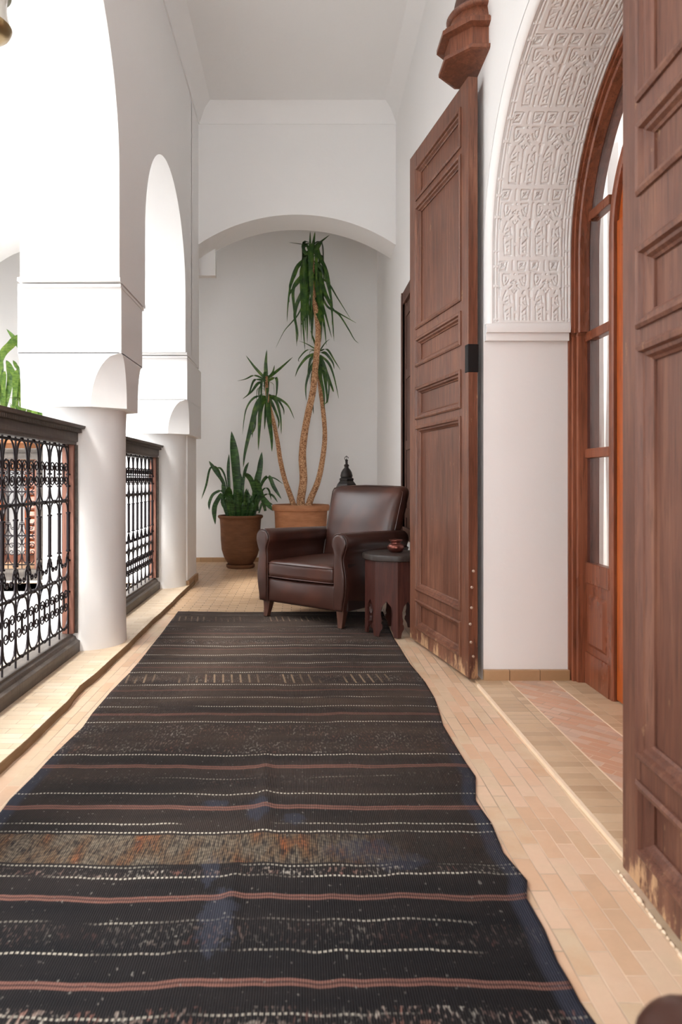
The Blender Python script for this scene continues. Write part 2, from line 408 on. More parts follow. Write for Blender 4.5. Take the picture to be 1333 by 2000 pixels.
    hue = t.noise(t.obj((14, 5, 1)), 1.0, 2)
    ocol = t.ramp(hue, [(.42, srgb(126, 114, 98)), (.57, srgb(120, 94, 70)), (.72, srgb(160, 92, 56))])
    col = t.mix(ok, col, ocol)
    col = t.mix(t.math('MULTIPLY', sk, .85), col, t.ramp(hue, [(.4, srgb(196, 188, 176)), (.6, srgb(150, 104, 92))]))
    col = t.mix(strokes, col, srgb(168, 144, 118)+(1,))
    col = t.mix(t.math('MULTIPLY', pk, t.ramp(t.noise(t.obj((3, 30, 1)), 1.5, 2), [(.3, .6), (.5, .95)])), col, srgb(128, 90, 80)+(1,))
    # scattered lint flecks
    fl = t.noise(t.obj((90, 60, 1)), 1, 1)
    col = t.mix(t.ramp(fl, [(.70, 0.0), (.76, .55)]), col, srgb(150, 146, 138)+(1,))
    col = t.mix(dk, col, srgb(214, 206, 190)+(1,))
    # ribs along the warp
    rib = t.math('SINE', t.math('MULTIPLY', X, 2*PI*185))
    wf = t.noise(t.obj((60, 420, 1)), 1, 2)
    col = t.mix(t.math('MULTIPLY_ADD', rib, .2, .2), col, (.008, .008, .009, 1))
    h = t.math('ADD', t.math('MULTIPLY', rib, .5), t.math('ADD', t.math('MULTIPLY', wf, .6), t.math('MULTIPLY', dk, 1.2)))
    return t.done(col, None, t.bump(h, .0022, .9))
RUG = mk_rug()

# ------------------------------------------------------------------ the setting
WX = .905           # face of the right-hand wall
LX = -.995          # corridor face of the arcade
XO = -1.54          # courtyard face of the arcade
# floor of the gallery (corridor + far cross gallery)
m = MB(); m.box(-1.03, WX+.02, -3.4, 5.05, -.12, 0); m.build('floor', FLOOR); bpy.data.objects['floor']['kind'] = 'structure'
m = MB(); m.box(-1.03, WX+.02, 5.05, 8.36, -.12, 0); m.box(-6.2, -1.03, 6.62, 8.36, -.12, 0)
o = m.build('floor', FLOOR_FAR); o['kind'] = 'structure'
# raised kerb under the arcade
m = MB(); ys = [-3.4+.22*i for i in range(46)]; ring = []
for y in ys:
    if y > 6.62: break
    ex = -1.022+.003*math.sin(y*5.1)+.002*math.sin(y*13)
    if 3.05 < y < 3.3: ex -= .012
    ring.append([(XO-.02, y, -.3), (XO-.02, y, .035), (ex, y, .035), (ex, y, .034)])
m.loft(ring); o = m.build('trim_1', CURB); o['kind'] = 'structure'
m = MB(); ring = []
for i, y in enumerate([-3.4+.06*k for k in range(167)]):
    ex = -1.022+.003*math.sin(y*5.1)+.002*math.sin(y*13)
    if 3.05 < y < 3.3: ex -= .012
    ex2 = ex+.0015*math.sin(y*41)
    ring.append([(ex-.02, y, -.02), (ex2-.001, y, .0353), (ex2+.002, y, .033), (ex2+.005, y, 0.0), (ex2+.005, y, -.02)])
m.loft(ring); o = m.build('trim_2', CURB_EDGE, smooth=50); o['kind'] = 'structure'

# arcade wall: piers, arches, wall above
ZT = 4.64
ARCH = [(2.74, 1.0, 2.70), (5.12, .755, 2.60), (.40, .755, 2.6), (-1.55, .8, 2.6)]   # centre, radius, centre height
PIER = [4.03, 6.22, 1.40, -1.20, -3.4]
m = MB()
def half(yp, yc, r, zc, edge):
    # solid between the pier centre line and the arch crown, from 2.10 up
    sgn = 1 if yc > yp else -1
    pts = [(yp, 2.10), (yc-sgn*r*1.0, 2.10)]
    n = 26
    for i in range(n+1):
        a = PI/2*i/n
        pts.append((yc-sgn*r*math.cos(a), zc+r*math.sin(a)))
    pts += [(yc, ZT+.3), (yp, ZT+.3)]
    m.prism(pts, 0, XO, LX)
half(4.03, 2.74, 1.0, 2.70, 0); half(1.40, 2.74, 1.0, 2.70, 0)
half(4.03, 5.12, .76, 2.60, 0); half(6.22, 5.12, .76, 2.60, 0)
half(1.40, .10, 1.0, 2.7, 0); half(-1.20, .10, 1.0, 2.7, 0)
half(-1.20, -2.3, .8, 2.6, 0); half(-3.4, -2.3, .8, 2.6, 0)
m.box(XO, LX, 6.20, 6.66, 2.08, ZT+.3)                      # stub joining the far wall
m.box(XO, LX, -3.4, -3.15, 0, 2.1)
XB = XO-.03
for yp in PIER[:4]:
    ye = .25
    y1 = yp+ye if yp != 6.22 else 6.80
    m.box(XB, LX, yp-ye, y1, 1.70, 2.07)
    # lower block whose corners are cut away with rounded stops
    rings = []
    for i in range(15):
        z = 1.405+.30*i/14
        f = math.sqrt(max(0, 1-((z-1.405)/.30)**2)); cx_, cy_ = .168*f+.001, .12*f+.001
        x0, x1, y0 = XB, LX, yp-ye; cz_ = .03*f
        cyb = cy_ if yp != 6.22 else .001
        cl = .045*f+.001; rings.append([(x0+cl, y0, z), (x1-cx_, y0, z), (x1, y0+cy_, z), (x1, y1-cyb, z), (x1-cx_, y1, z), (x0+cl, y1, z), (x0, y1-min(cl, cyb), z), (x0, y0+cl, z)])
    m.loft(rings)
    # string mouldings around the pier
    m.box(XB+.012, LX+.004, yp-.277, (yp+.277 if yp != 6.22 else 6.5), 2.062, 2.078)
    m.box(XB+.02, LX+.008, yp-.305, (yp+.305 if yp != 6.22 else 6.5), 2.085, 2.105)
o = m.build('wall_left', PLASTER, smooth=35); o['kind'] = 'structure'
# pilaster at the far end of the arcade
m = MB(); m.box(XO, -1.04, 6.26, 6.78, 0, 1.41); o = m.build('wall_left', PLASTER); o['kind'] = 'structure'
m = MB(); m.box(XO, -1.022, 6.25, 6.80, 0, .075); o = m.build('baseboard_left', SKIRT, bevel=.003); o['kind'] = 'structure'
for yp, lb in ((4.08, 'thick round white plaster column nearest the camera, between the two iron balustrades'), (6.27, 'round white plaster column at the far end of the second balustrade'),
               (1.40, 'round white plaster column beside the near end of the long balustrade')):
    m = MB()
    m.lathe([(.242, .03), (.238, .12), (.236, .7), (.236, 1.3), (.240, 1.406)], (-1.29, yp, 0), 64)
    tag(m.build('column', PLASTER, smooth=40), lb, 'column')

# far cross wall with the low segmental arch
def seg_wall(name, y0, y1, x0, x1, spring, rise, cx, hw, mat=PLASTER, top=ZT+.3):
    R = (hw*hw+rise*rise)/(2*rise); zc = spring+rise-R
    pts = [(x0, spring-.0)]
    mm = MB(); n = 40; arc = []
    for i in range(n+1):
        x = cx-hw+2*hw*i/n; arc.append((x, zc+math.sqrt(max(0, R*R-(x-cx)**2))))
    poly = [(x0, top), (x0, spring)] + ([] if abs(x0-(cx-hw)) < 1e-6 else [(cx-hw, spring)])
    poly += arc[1:-1] + [(cx+hw, spring)] + ([] if abs(x1-(cx+hw)) < 1e-6 else [(x1, spring)]) + [(x1, top)]
    mm.prism(poly, 1, y0, y1)
    o = mm.build(name, mat, smooth=30); o['kind'] = 'structure'; return o
seg_wall('wall_back', 6.63, 7.04, -1.06, .96, 3.255, .32, -.04, 1.0)
m = MB(); m.box(-1.10, -.873, 6.97, 7.06, 3.085, 3.36); o = m.build('trim_3', PLASTER); o['kind'] = 'structure'
m = MB(); m.box(-6.2, 1.2, 8.33, 8.45, -.2, ZT+.3); o = m.build('wall_far', PLASTER); o['kind'] = 'structure'
m = MB(); m.box(-1.9, .94, 8.31, 8.335, 0, .052); o = m.build('baseboard_far', SKIRT, bevel=.002); o['kind'] = 'structure'
# ceiling with a cove
m = MB()
x0, x1, ye = LX, .935, 6.635
m.box(x0-.7, x1+.3, -3.45, 8.45, 4.62, 4.95)
cov = [(0, 4.452), (.012, 4.452), (.012, 4.462), (.03, 4.50), (.07, 4.575), (.13, 4.621), (0, 4.63)]
m.prism([(x0+a, z) for a, z in cov], 1, -3.4, ye)
m.prism([(x1-a, z) for a, z in cov], 1, -3.4, ye)
m.prism([(ye-a, z) for a, z in cov], 0, x0, x1)
m.box(-6.2, x0-.6, 7.0, 8.45, 4.62, 4.95)
o = m.build('ceiling', PLASTER, smooth=45); o['kind'] = 'structure'
# right wall
OC, OR, OZ = 2.565, .815, 2.10                 # doorway centre, radius, springing
m = MB()
def rw(x_at, y0, y1, z0, z1):
    m.loft([[(x_at(y), y, z0), (1.39, y, z0), (1.39, y, z1), (x_at(y), y, z1)] for y in (y0, y1)])
RXF = lambda y: WX if y < 3.4 else WX+(y-3.4)*.0055
rw(RXF, 3.38, 8.4, 0, ZT+.3)
rw(RXF, -3.4, 1.75, 0, ZT+.3)
pts = [(3.381, 1.72), (3.381, ZT+.3), (1.749, ZT+.3), (1.749, 1.72)]
n = 48
for i in range(n+1):
    a = PI-PI*i/n
    pts.append((OC+OR*math.cos(a), OZ+OR*math.sin(a)))
m.prism(pts, 0, WX, 1.39)
# impost mouldings on the far and near reveals
for (ya, s) in ((3.38, -1), (1.75, 1)):
    for (d_, z0, z1) in ((.030, 1.683, 1.720), (.048, 1.72, 1.748), (.036, 1.748, 1.765)):
        y_a, y_b = sorted((ya+.02*(-s), ya+s*d_)); m.box(WX-.0+.004, 1.318, y_a, y_b, z0, z1)
o = m.build('wall_right', PLASTER, smooth=35); o['kind'] = 'structure'
m = MB(); m.box(WX-.003, 1.327, 3.358, 3.385, 0, .062); o = m.build('baseboard_right', SKIRT, bevel=.003); o['kind'] = 'structure'
# end wall behind the camera
m = MB(); m.box(-1.6, 1.2, -3.5, -3.4, 3.9, ZT+.3); m.box(.75, 1.2, -3.5, -3.4, 0, 2.9); o = m.build('wall_near', PLASTER); o['kind'] = 'structure'

# carved stucco lining the doorway arch: real relief
def stucco():
    W_, H_ = 500, 1066
    q = 4.0; nu, nv = int(W_/q), int(H_/q)
    uu, vv = np.meshgrid(np.arange(nu)*q+q/2, np.arange(nv)*q+q/2)   # v downwards in drawing units
    segs = []
    def pl(pts, wd=11, close=False, dp=1.0):
        if close: pts = pts+[pts[0]]
        for a, b in zip(pts[:-1], pts[1:]): segs.append((a[0]-130, a[1]+60, b[0]-130, b[1]+60, wd, dp))
    def dot(x, y, r=14): segs.append((x-130, y+60, x-130+.1, y+60, r, 1.0))
    V = lambda x, a, b, wd=11: pl([(x, a), (x, b)], wd)
    # squares row
    for x in (120, 180): pass
    for cx in (190, 490):
        pl([(cx-65, 12), (cx+55, 12)], 9); pl([(cx-60, 152), (cx+45, 152)], 10); pl([(cx-68, 25), (cx-62, 140)], 9); pl([(cx+72, 20), (cx+45, 140)], 9)
        pl([(cx-30, 62), (cx+20, 40)], 6); pl([(cx-40, 118), (cx+20, 55)], 8); pl([(cx-5, 100), (cx+35, 75)], 6)
    V(345, 10, 150, 12); V(615, 10, 150, 12)
    # lattice row
    for s in (1, -1):
        X = lambda x: 372+s*(x-372)
        pl([(X(205), 212), (X(300), 214)], 10); pl([(X(190), 225), (X(188), 300), (X(205), 388), (X(250), 378), (X(285), 305)], 9)
        pl([(X(235), 262), (X(250), 300), (X(225), 340)], 7); dot(X(245), 268, 11)
        pl([(X(318), 345), (X(345), 322)], 9); dot(X(330), 398, 13); pl([(X(285), 440), (X(318), 412)], 8); pl([(X(335), 470), (X(352), 495)], 8)
        dot(X(398), 355, 10)
    dot(352+18, 215, 12); dot(368, 312, 15); dot(372, 455, 8)
    V(620, 200, 300, 10); pl([(620, 300), (620, 440)], 12); pl([(596, 445), (645, 445)], 16); pl([(620, 445), (620, 560)], 20); V(620, 620, 990, 10)
    pl([(131, 200), (131, 440)], 6)
    # centre stem
    pl([(378, 520), (378, 600)], 18); V(380, 600, 770, 13); V(382, 850, 985, 13)
    # four cartouches
    pl([(240, 478), (212, 540), (190, 620)], 11); pl([(200, 720), (212, 960)], 9); pl([(318, 740), (322, 960)], 9); pl([(300, 560), (312, 655)], 11)
    pl([(205, 690), (270, 690)], 8); pl([(215, 985), (312, 985)], 10); dot(262, 910, 14); pl([(228, 800), (275, 765)], 8); pl([(225, 655), (270, 625)], 7); pl([(250, 860), (280, 840)], 7); pl([(225, 590), (262, 568)], 6)
    pl([(520, 478), (500, 515)], 12); pl([(462, 590), (458, 690)], 10); pl([(552, 560), (572, 690)], 10); pl([(458, 730), (452, 960)], 9); pl([(562, 735), (560, 940)], 9)
    pl([(500, 990), (560, 985)], 10); dot(512, 925, 15); pl([(495, 810), (548, 755)], 10); pl([(505, 655), (540, 690)], 7); pl([(510, 610), (530, 570)], 6); pl([(500, 870), (535, 850)], 7)
    # knots on the stems
    H = np.zeros((nv, nu))
    for (ax, ay, bx, by, wd, dp) in segs:
        for ox in (-W_, 0, W_):
            for oy in (-H_, 0, H_):
                a_x, a_y, b_x, b_y = ax+ox, ay+oy, bx+ox, by+oy
                if max(a_x, b_x) < -40 or min(a_x, b_x) > W_+40 or max(a_y, b_y) < -40 or min(a_y, b_y) > H_+40: continue
                dx, dy = b_x-a_x, b_y-a_y; L = dx*dx+dy*dy+1e-9
                tt = np.clip(((uu-a_x)*dx+(vv-a_y)*dy)/L, 0, 1)
                dist = np.hypot(uu-(a_x+tt*dx), vv-(a_y+tt*dy))
                H = np.maximum(H, dp*np.clip(1.55-dist/(wd*.78), 0, 1))
    k = .000312                       # metres per drawing unit
    X0, X1 = WX+.001, 1.333
    du, dv_ = .0027, .0030
    us = np.arange(X0, X1+1e-6, du); us[-1] = X1
    straight = OZ-1.762; arc = PI*.78; L = 2*straight+arc
    ss = np.arange(0, L+1e-6, dv_)
    S, U = np.meshgrid(ss, us, indexing='ij')
    sym = np.minimum(S, L-S)
    b0 = .945                          # first drawn edge
    ud = (U-b0)/k                      # drawing units from the left edge of the carving
    vd = sym/k
    hgt = np.zeros_like(U)
    inside = (ud > 90) & (ud < 1090) & (vd > 60)
    ui = (np.mod(ud-90, W_)/q).astype(int) % nu
    vi = (np.mod(-(vd-60)+1000, H_)/q)
    vi = (np.mod(vi, nv)).astype(int) % nv
    hgt = np.where(inside, H[vi, ui], 0)
    def groove(u0, wd, vmin=40, gap=True):
        g = np.clip(1.5-np.abs(ud-u0)/wd, 0, 1)
        if gap:
            ph = np.mod(vd-60, H_); g = g*((ph > 30) & (np.abs(ph-540) > 22) & (np.abs(ph-850) > 18))
        return np.where(vd > vmin, g, 0)
    for (u0, wd) in ((20, 9), (66, 9), (1120, 9), (1172, 8)): hgt = np.maximum(hgt, groove(u0, wd))
    for (u0, wd) in ((-6, 5), (1215, 4)): hgt = np.maximum(hgt, .6*groove(u0, wd, 0, False))
    hgt = np.maximum(hgt, .5*np.clip(1.5-np.abs(vd-16)/5, 0, 1)*(ud > 0)*(ud < 1210))
    R = .779+.0095*hgt
    # rounding towards the corridor face
    edge = np.clip((b0-.004-U)/(b0-.004-X0), 0, 1)
    R = R+.030*edge**2
    # position
    s1 = S-straight; ang = np.clip(s1/.78, 0, PI)
    yy = np.where(S < straight, OC+R, np.where(S > straight+arc, OC-R, OC+R*np.cos(ang)))
    zz = np.where(S < straight, OZ-straight+S, np.where(S > straight+arc, OZ-(S-straight-arc), OZ+R*np.sin(ang)))
    nS, nU = U.shape
    V_ = np.stack([U, yy, zz], -1).reshape(-1, 3)
    i = np.arange(nS-1)[:, None]*nU+np.arange(nU-1)[None, :]
    Fc = np.stack([i, i+1, i+nU+1, i+nU], -1).reshape(-1, 4)
    me = bpy.data.meshes.new('carved_stucco')
    me.vertices.add(len(V_)); me.vertices.foreach_set('co', V_.ravel())
    me.loops.add(Fc.size); me.loops.foreach_set('vertex_index', Fc.ravel().astype(np.int32))
    me.polygons.add(len(Fc)); me.polygons.foreach_set('loop_start', np.arange(0, Fc.size, 4, dtype=np.int32))
    me.polygons.foreach_set('use_smooth', np.ones(len(Fc), dtype=bool))
    me.update(calc_edges=True); me.validate(); me.materials.append(STUCCO)
    o = bpy.data.objects.new('trim_4', me); C.objects.link(o); o['kind'] = 'structure'
    o['label'] = 'carved white stucco lining of the doorway arch'
stucco()

# threshold floor in the doorway
m = MB(); m.box(.862, 1.02, 1.74, 3.382, 0, .012); o = m.build('trim_5', FLOOR_DOOR, bevel=.003); o['kind'] = 'structure'
m = MB(); m.box(1.024, 1.24, 1.74, 3.382, 0, .0112); o = m.build('trim_6', FLOOR_HERR); o['kind'] = 'structure'
m = MB(); m.box(1.244, 3.9, 1.5, 3.6, -.1, .012); o = m.build('trim_7', FLOOR_DOOR); o['kind'] = 'structure'
m = MB(); m.box(.852, .863, 1.72, 3.30, 0, .0125); m.box(1.019, 1.025, 1.74, 3.38, 0, .0122); m.box(1.239, 1.245, 1.74, 3.38, 0, .0122)
GROUT = simple('pale_grout', srgb(238, 214, 186), .9)
o = m.build('trim_8', GROUT); o['kind'] = 'structure'
# the room behind the door, with an added fill light to brighten it
rl = area('room_fill_light', (3.85, 2.2, 2.0), (0, math.radians(90), 0), 1.6, 1.2, 55, (1, .98, .95))
m = MB(); m.box(1.39, 4.0, 1.2, 1.3, 0, 3.6); m.box(1.39, 4.0, 3.75, 3.85, 0, 3.6); m.box(4.0, 4.1, 1.2, 3.85, 0, 3.6); m.box(1.39, 4.1, 1.2, 3.85, 3.5, 3.6)
m.box(1.39, 4.0, 1.2, 3.85, -.1, 0)
o = m.build('wall_room', PLASTER); o['kind'] = 'structure'

# courtyard: lower facade, ground, opposite gallery
m = MB(); m.box(-6.4, XO, -3.2, 6.62, -3.7, -3.5); o = m.build('floor', PLASTER); o['kind'] = 'structure'
m = MB(); m.box(-6.4, -6.2, -3.2, 8.5, -3.5, 5.0); m.box(-6.2, XO, -3.2, -3.0, -3.5, 5.0); m.box(XO-.0, XO+.2, -3.2, 6.62, -3.5, -.3)
o = m.build('wall_courtyard', PLASTER); o['kind'] = 'structure'
m = MB()
m.box(-6.2, -1.03, 6.62, 6.9, -3.5, -.005)
m.box(-6.2, -1.5, 6.59, 6.63, -.12, -.08); m.box(-6.2, -1.5, 6.6, 6.63, -.30, -.28)
m.box(-6.2, -1.5, 6.62, 6.70, -.0, .035)
# facade of the far gallery above: arches
def arch_face(x0, x1, cx, r, zs, y0, y1, top):
    pts = [(x0, zs), (x0, top), (x1, top), (x1, zs)]
    nn = 36
    for i in range(nn+1):
        a = PI*i/nn; pts.append((cx+r*math.cos(a), zs+r*math.sin(a)*1.0))
    m.prism(pts, 1, y0, y1)
arch_face(-3.55, -1.5, -2.62, .82, 2.58, 6.62, 7.04, 5.0)
arch_face(-5.6, -3.55, -4.57, .82, 2.58, 6.62, 7.04, 5.0)
m.box(-6.2, -5.6, 6.62, 7.04, 0, 5.0)
m.box(-3.75, -3.42, 6.62, 7.04, 1.4, 2.6); m.box(-1.82, -1.5, 6.62, 7.04, 1.4, 2.6)
m.box(-2.44, -1.5, 6.66, 6.9, 0, 2.6)
o = m.build('wall_courtyard', PLASTER, smooth=30); o['kind'] = 'structure'
m = MB(); m.lathe([(.17, 0), (.17, 1.4)], (-3.58, 6.83, 0), 40); tag(m.build('column', PLASTER, smooth=40), 'round white column across the courtyard at the left end of the opposite balustrade', 'column')
# ------------------------------------------------------------------ iron balustrades
def spiral(cx, cz, r0, a0, turns, n=16, sgn=1, r1=.18):
    return [(cx+(r0*(1-(1-r1)*i/n))*math.cos(a0+sgn*turns*2*PI*i/n), cz+(r0*(1-(1-r1)*i/n))*math.sin(a0+sgn*turns*2*PI*i/n)) for i in range(n+1)]
def bez(p0, p1, p2, p3, n=10):
    out = []
    for i in range(n+1):
        t = i/n; a = (1-t)**3; b = 3*t*(1-t)**2; c = 3*t*t*(1-t); d = t**3
        out.append(tuple(a*p0[k]+b*p1[k]+c*p2[k]+d*p3[k] for k in range(len(p0))))
    return out
def grille_cell(w_, bm, bm2, put, fine=1.0):
    """scrollwork of one cell, s in 0..w_, z heights as in the panel"""
    r = .0042*fine
    def arch(z_apex, z_leg, up=True):
        h = w_/2
        pts = bez((0.004, z_leg), (0.006, z_leg+(z_apex-z_leg)*.75), (h*.42, z_apex), (h, z_apex), 7)
        pts2 = [(w_-a, b) for a, b in pts][::-1]
        bm.tube([put(*p) for p in pts+pts2[1:]], r*1.15, 5)
    def cs(zt, zb):
        # two C scrolls back to back forming an X band
        zm = (zt+zb)/2; rr = min((zt-zb)*.235, w_*.225)
        for s in (-1, 1):
            c0 = w_/2+s*(rr+.003)
            sp = spiral(c0, zt-rr*1.02, rr, (PI if s > 0 else 0), 1.35, 18, -1 if s > 0 else 1)
            mid = (w_/2+s*.004, zm)
            a = [mid]
            bm.tube([put(*p) for p in a+sp[1:]], r, 4)
            bm.tube([put(p[0], 2*zm-p[1]) for p in a+sp[1:]], r, 4)
    def knob(s_, z, q=.010):
        bm.add(*ball(put(s_, z), q))
    arch(1.184, 1.03); knob(w_/2, 1.19)
    cs(1.096, .968)
    arch(.886, 1.0); knob(w_/2, .884, .012)
    arch(.882, .80)
    bm = bm2
    # little omega scrolls
    zt, rr = .578, .016
    for s in (-1, 1):
        c0 = w_/2+s*w_*.21
        sp = spiral(w_/2+s*.021, zt-.046, .017, (0 if s > 0 else PI), 1.1, 12, -1 if s > 0 else 1)
        a = bez((w_/2+s*(w_/2-.004), zt-.075), (w_/2+s*(w_/2-.002), zt+.01), (w_/2+s*.038, zt+.020), sp[0], 7)
        bm.tube([put(*p) for p in a+sp[1:]], r, 4)
    arch(.458, .55); knob(w_/2, .457, .012)
    arch(.454, .375)
    cs(.392, .268)
    arch(.180, .29); knob(w_/2, .178, .010)
def ball(c, r, n=6, k=4):
    vs = [(c[0], c[1], c[2]-r)]; fs = []
    for i in range(1, k):
        a = -PI/2+PI*i/k
        for j in range(n): vs.append((c[0]+r*math.cos(a)*math.cos(2*PI*j/n), c[1]+r*math.cos(a)*math.sin(2*PI*j/n), c[2]+r*math.sin(a)))
    vs.append((c[0], c[1], c[2]+r)); T = len(vs)-1
    for j in range(n): fs.append((0, 1+(j+1) % n, 1+j)); fs.append((T, 1+(k-2)*n+j, 1+(k-2)*n+(j+1) % n))
    for i in range(k-2):
        for j in range(n): a = 1+i*n+j; b = 1+i*n+(j+1) % n; fs.append((a, b, b+n, a+n))
    return vs, fs
def balustrade(y0, y1, label, ncell):
    """frame along +y at x=0 (corridor face), from y0 to y1"""
    L = y1-y0
    t = empty('balustrade', (-1.25, y0, .035), 0, label, 'railing')
    T = Matrix.Translation((0, 0, -.035))
    def B(mm, name, mat, **k): mm.xf(T); return mm.build(name, mat, t, **k)
    m = MB(); pf = [(-.13, .035), (.005, .035), (.005, .095), (-.012, .104), (-.020, .122), (-.034, .127), (-.034, .138), (-.13, .138)]
    m.prism([(a, b) for a, b in pf], 1, 0, L); B(m, 'bottom_rail', WOOD_RAIL, bevel=.002)
    m = MB(); pf = [(-.095, 1.196), (-.015, 1.196), (-.015, 1.21), (-.006, 1.214), (-.006, 1.262), (-.095, 1.262)]
    m.prism(pf, 1, 0, L)
    B(m, 'top_rail', WOOD_RAIL, bevel=.001)
    m = MB(); pf = [(-.105, 1.262), (.004, 1.262), (.012, 1.283), (.030, 1.286), (.034, 1.302), (-.12, 1.302), (-.12, 1.29)]
    m.prism(pf, 1, -.004, L+.004); k = int(L/.018)
    for i in range(k): m.box(.004, .016, i*L/k+.002, i*L/k+.012, 1.263, 1.28)
    B(m, 'cap_rail', WOOD_RAIL)
    for ya, yb, s in ((0, .048, 1), (L-.048, L, -1)):
        m = MB(); m.box(-.095, -.006, ya, yb, .138, 1.196); B(m, 'stile', WOOD_RAIL, bevel=.002)
        yi = yb if s > 0 else ya
        m = MB(); m.box(-.085, -.022, min(yi, yi+s*.020), max(yi, yi+s*.020), .138, 1.196); B(m, 'inner_stile', WOOD_RAILRED, bevel=.002)
    g0, g1 = .068, L-.068; cw = (g1-g0)/ncell; gx = -.052
    for z, rr in ((1.184, .0062), (.884, .0075), (.458, .0075), (.178, .0062)):
        m = MB(); m.tube([(gx, g0-.02, z), (gx, g1+.02, z)], rr, 6); B(m, 'cross_bar', IRON)
    for i in range(ncell+1):
        y = g0+cw*i; m = MB(); q = .0048
        m.tube([(gx, y, .14), (gx, y, .60)], q, 6); m.tube([(gx, y, .60), (gx, y, .815)], .0098, 8); m.tube([(gx, y, .815), (gx, y, 1.195)], q, 6)
        for z in (.815, .605, .375, .55, 1.03, .965): m.lathe([(.006, -.006), (.0135, -.004), (.0135, .004), (.006, .006)], (gx, y, z), 8)
        for s in (-1, 1): m.tube([(gx, y+s*(.010+.011*math.cos(a)), .578+.013*math.sin(a)) for a in [2*PI*j/8 for j in range(9)]], .0035, 4, False)
        B(m, 'iron_bar', IRON, smooth=60)
    for i in range(ncell):
        yb = g0+cw*i; m, m2 = MB(), MB()
        grille_cell(cw, m, m2, lambda s, z, yb=yb: (gx, yb+s, z))
        B(m, 'upper_scrollwork', IRON, smooth=60); B(m2, 'lower_scrollwork', IRON, smooth=60)
    return t
balustrade(1.64, 3.885, 'long wrought iron balustrade with dark wooden frame nearest the camera at left', 15)
b2 = balustrade(4.27, 6.05, 'dark framed iron balustrade standing between the two round white columns', 12)
b3 = balustrade(0, .94, 'iron balustrade in grey wooden frame on the opposite side of the courtyard', 6)
b3.location = (-2.50, 6.66, .035); b3.rotation_euler = (0, 0, PI/2)

# ------------------------------------------------------------------ old panelled door leaves
def door_leaf(name, W_, label, mat, zb=.025, zt=2.985, strap=True):
    """leaf in local XZ, x from the hinge (0) to the free edge (W_); y=0 is the visible face, thickness behind (+y)"""
    t = empty(name, label=label, kind='structure')
    s0, s1 = .098, W_-.125; th = .050
    rows = [(2.690, 2.868), (1.915, 2.632), (1.690, 1.840), (1.372, 1.545), (.348, 1.310), (.118, .272)]
    m = MB()
    m.box(0, s0, 0, th, zb, zt); m.box(s1, W_, 0, th, zb, zt)
    edges = [zt]+[z for r in rows for z in (r[1], r[0])]+[zb]
    for i in range(0, len(edges), 2):
        m.box(s0, s1, .001, th-.001, edges[i+1], edges[i])
    m.box(0, W_, .004, th-.004, 1.58, 1.585)
    m.build('frame', mat, t, bevel=.002)
    for (a, b) in rows:
        m = MB()
        m.box(s0-.001, s1+.001, .024, .036, a-.001, b+.001)
        f0, f1 = s0+.030, s1-.030
        # stepped moulding mitred round the opening
        prof = [(-.012, 0.0), (-.012, -.006), (-.004, -.011), (.006, -.009), (.010, .002), (.018, .004), (.024, .014), (.030, .018), (.030, .024)]
        rings = []
        for (o_, y_) in prof: rings.append([(s0+o_, y_, a+o_), (s1-o_, y_, a+o_), (s1-o_, y_, b-o_), (s0+o_, y_, b-o_)])
        m.loft(rings, False, False)
        m.build('panel', mat, t)
    if strap:
        m = MB(); m.box(-.004, .036, -.003, th+.004, 1.530, 1.668)
        m.build('iron_strap', IRON_B, t, bevel=.003)
    for z in (.13, .20, .29, .37, .47, .55):
        m = MB(); yy = .018+.008*math.sin(z*60)
        m.lathe([(.0075, 0), (.0075, .003), (.004, .006)], (0, 0, 0), 8)
        m.xf(Matrix.Translation((-.0002, yy, z)) @ Matrix.Rotation(-PI/2, 4, 'Y'))
        m.build('bolt', BOLT, t)
    # worn, split foot of the hinge stile
    m = MB(); random.seed(3)
    for i in range(9):
        y = .004+.005*i; h_ = .10+.12*random.random()
        m.box(-.003-.003*random.random(), .006, y, y+.0035, .02, h_)
    m.build('splintered_edge', WOOD_DOOR_D, t)
    return t
d1 = door_leaf('door_1', .885, 'tall dark panelled cedar door leaf folded back behind the small side table', WOOD_DOOR)
def place_leaf(o, hinge, free, flip):
    # local +x from hinge to free, +y away from the corridor
    v = Vector((free[0]-hinge[0], free[1]-hinge[1])); ang = math.atan2(v.y, v.x)
    o.location = (hinge[0], hinge[1], 0); o.rotation_euler = (0, 0, ang)
    if flip: o.scale = (1, -1, 1)
place_leaf(d1, (.824, 3.358), (.677, 4.225), True)
d2 = door_leaf('door_2', .90, 'tall weathered brown panelled door leaf nearest the camera at right edge', WOOD_DOOR_D, strap=False)
place_leaf(d2, (.812, 1.722), (.778, .823), False)
# crumbling pale mortar under the near leaf
m = MB(); random.seed(12)
for i in range(46):
    y = .86+.0195*i; xc = .776+(y-.823)*.038; q = .006+.012*random.random()
    q *= .62; vs, fs = ball((0, 0, 0), q, 7, 4); m.add([(xc-.002+x*.6, y+yy_*1.5, .003+z*.55+.0015*math.sin((x+yy_)*900+i)) for x, yy_, z in vs], fs)
o = m.build('trim_9', GROUT, smooth=80); o['kind'] = 'structure'
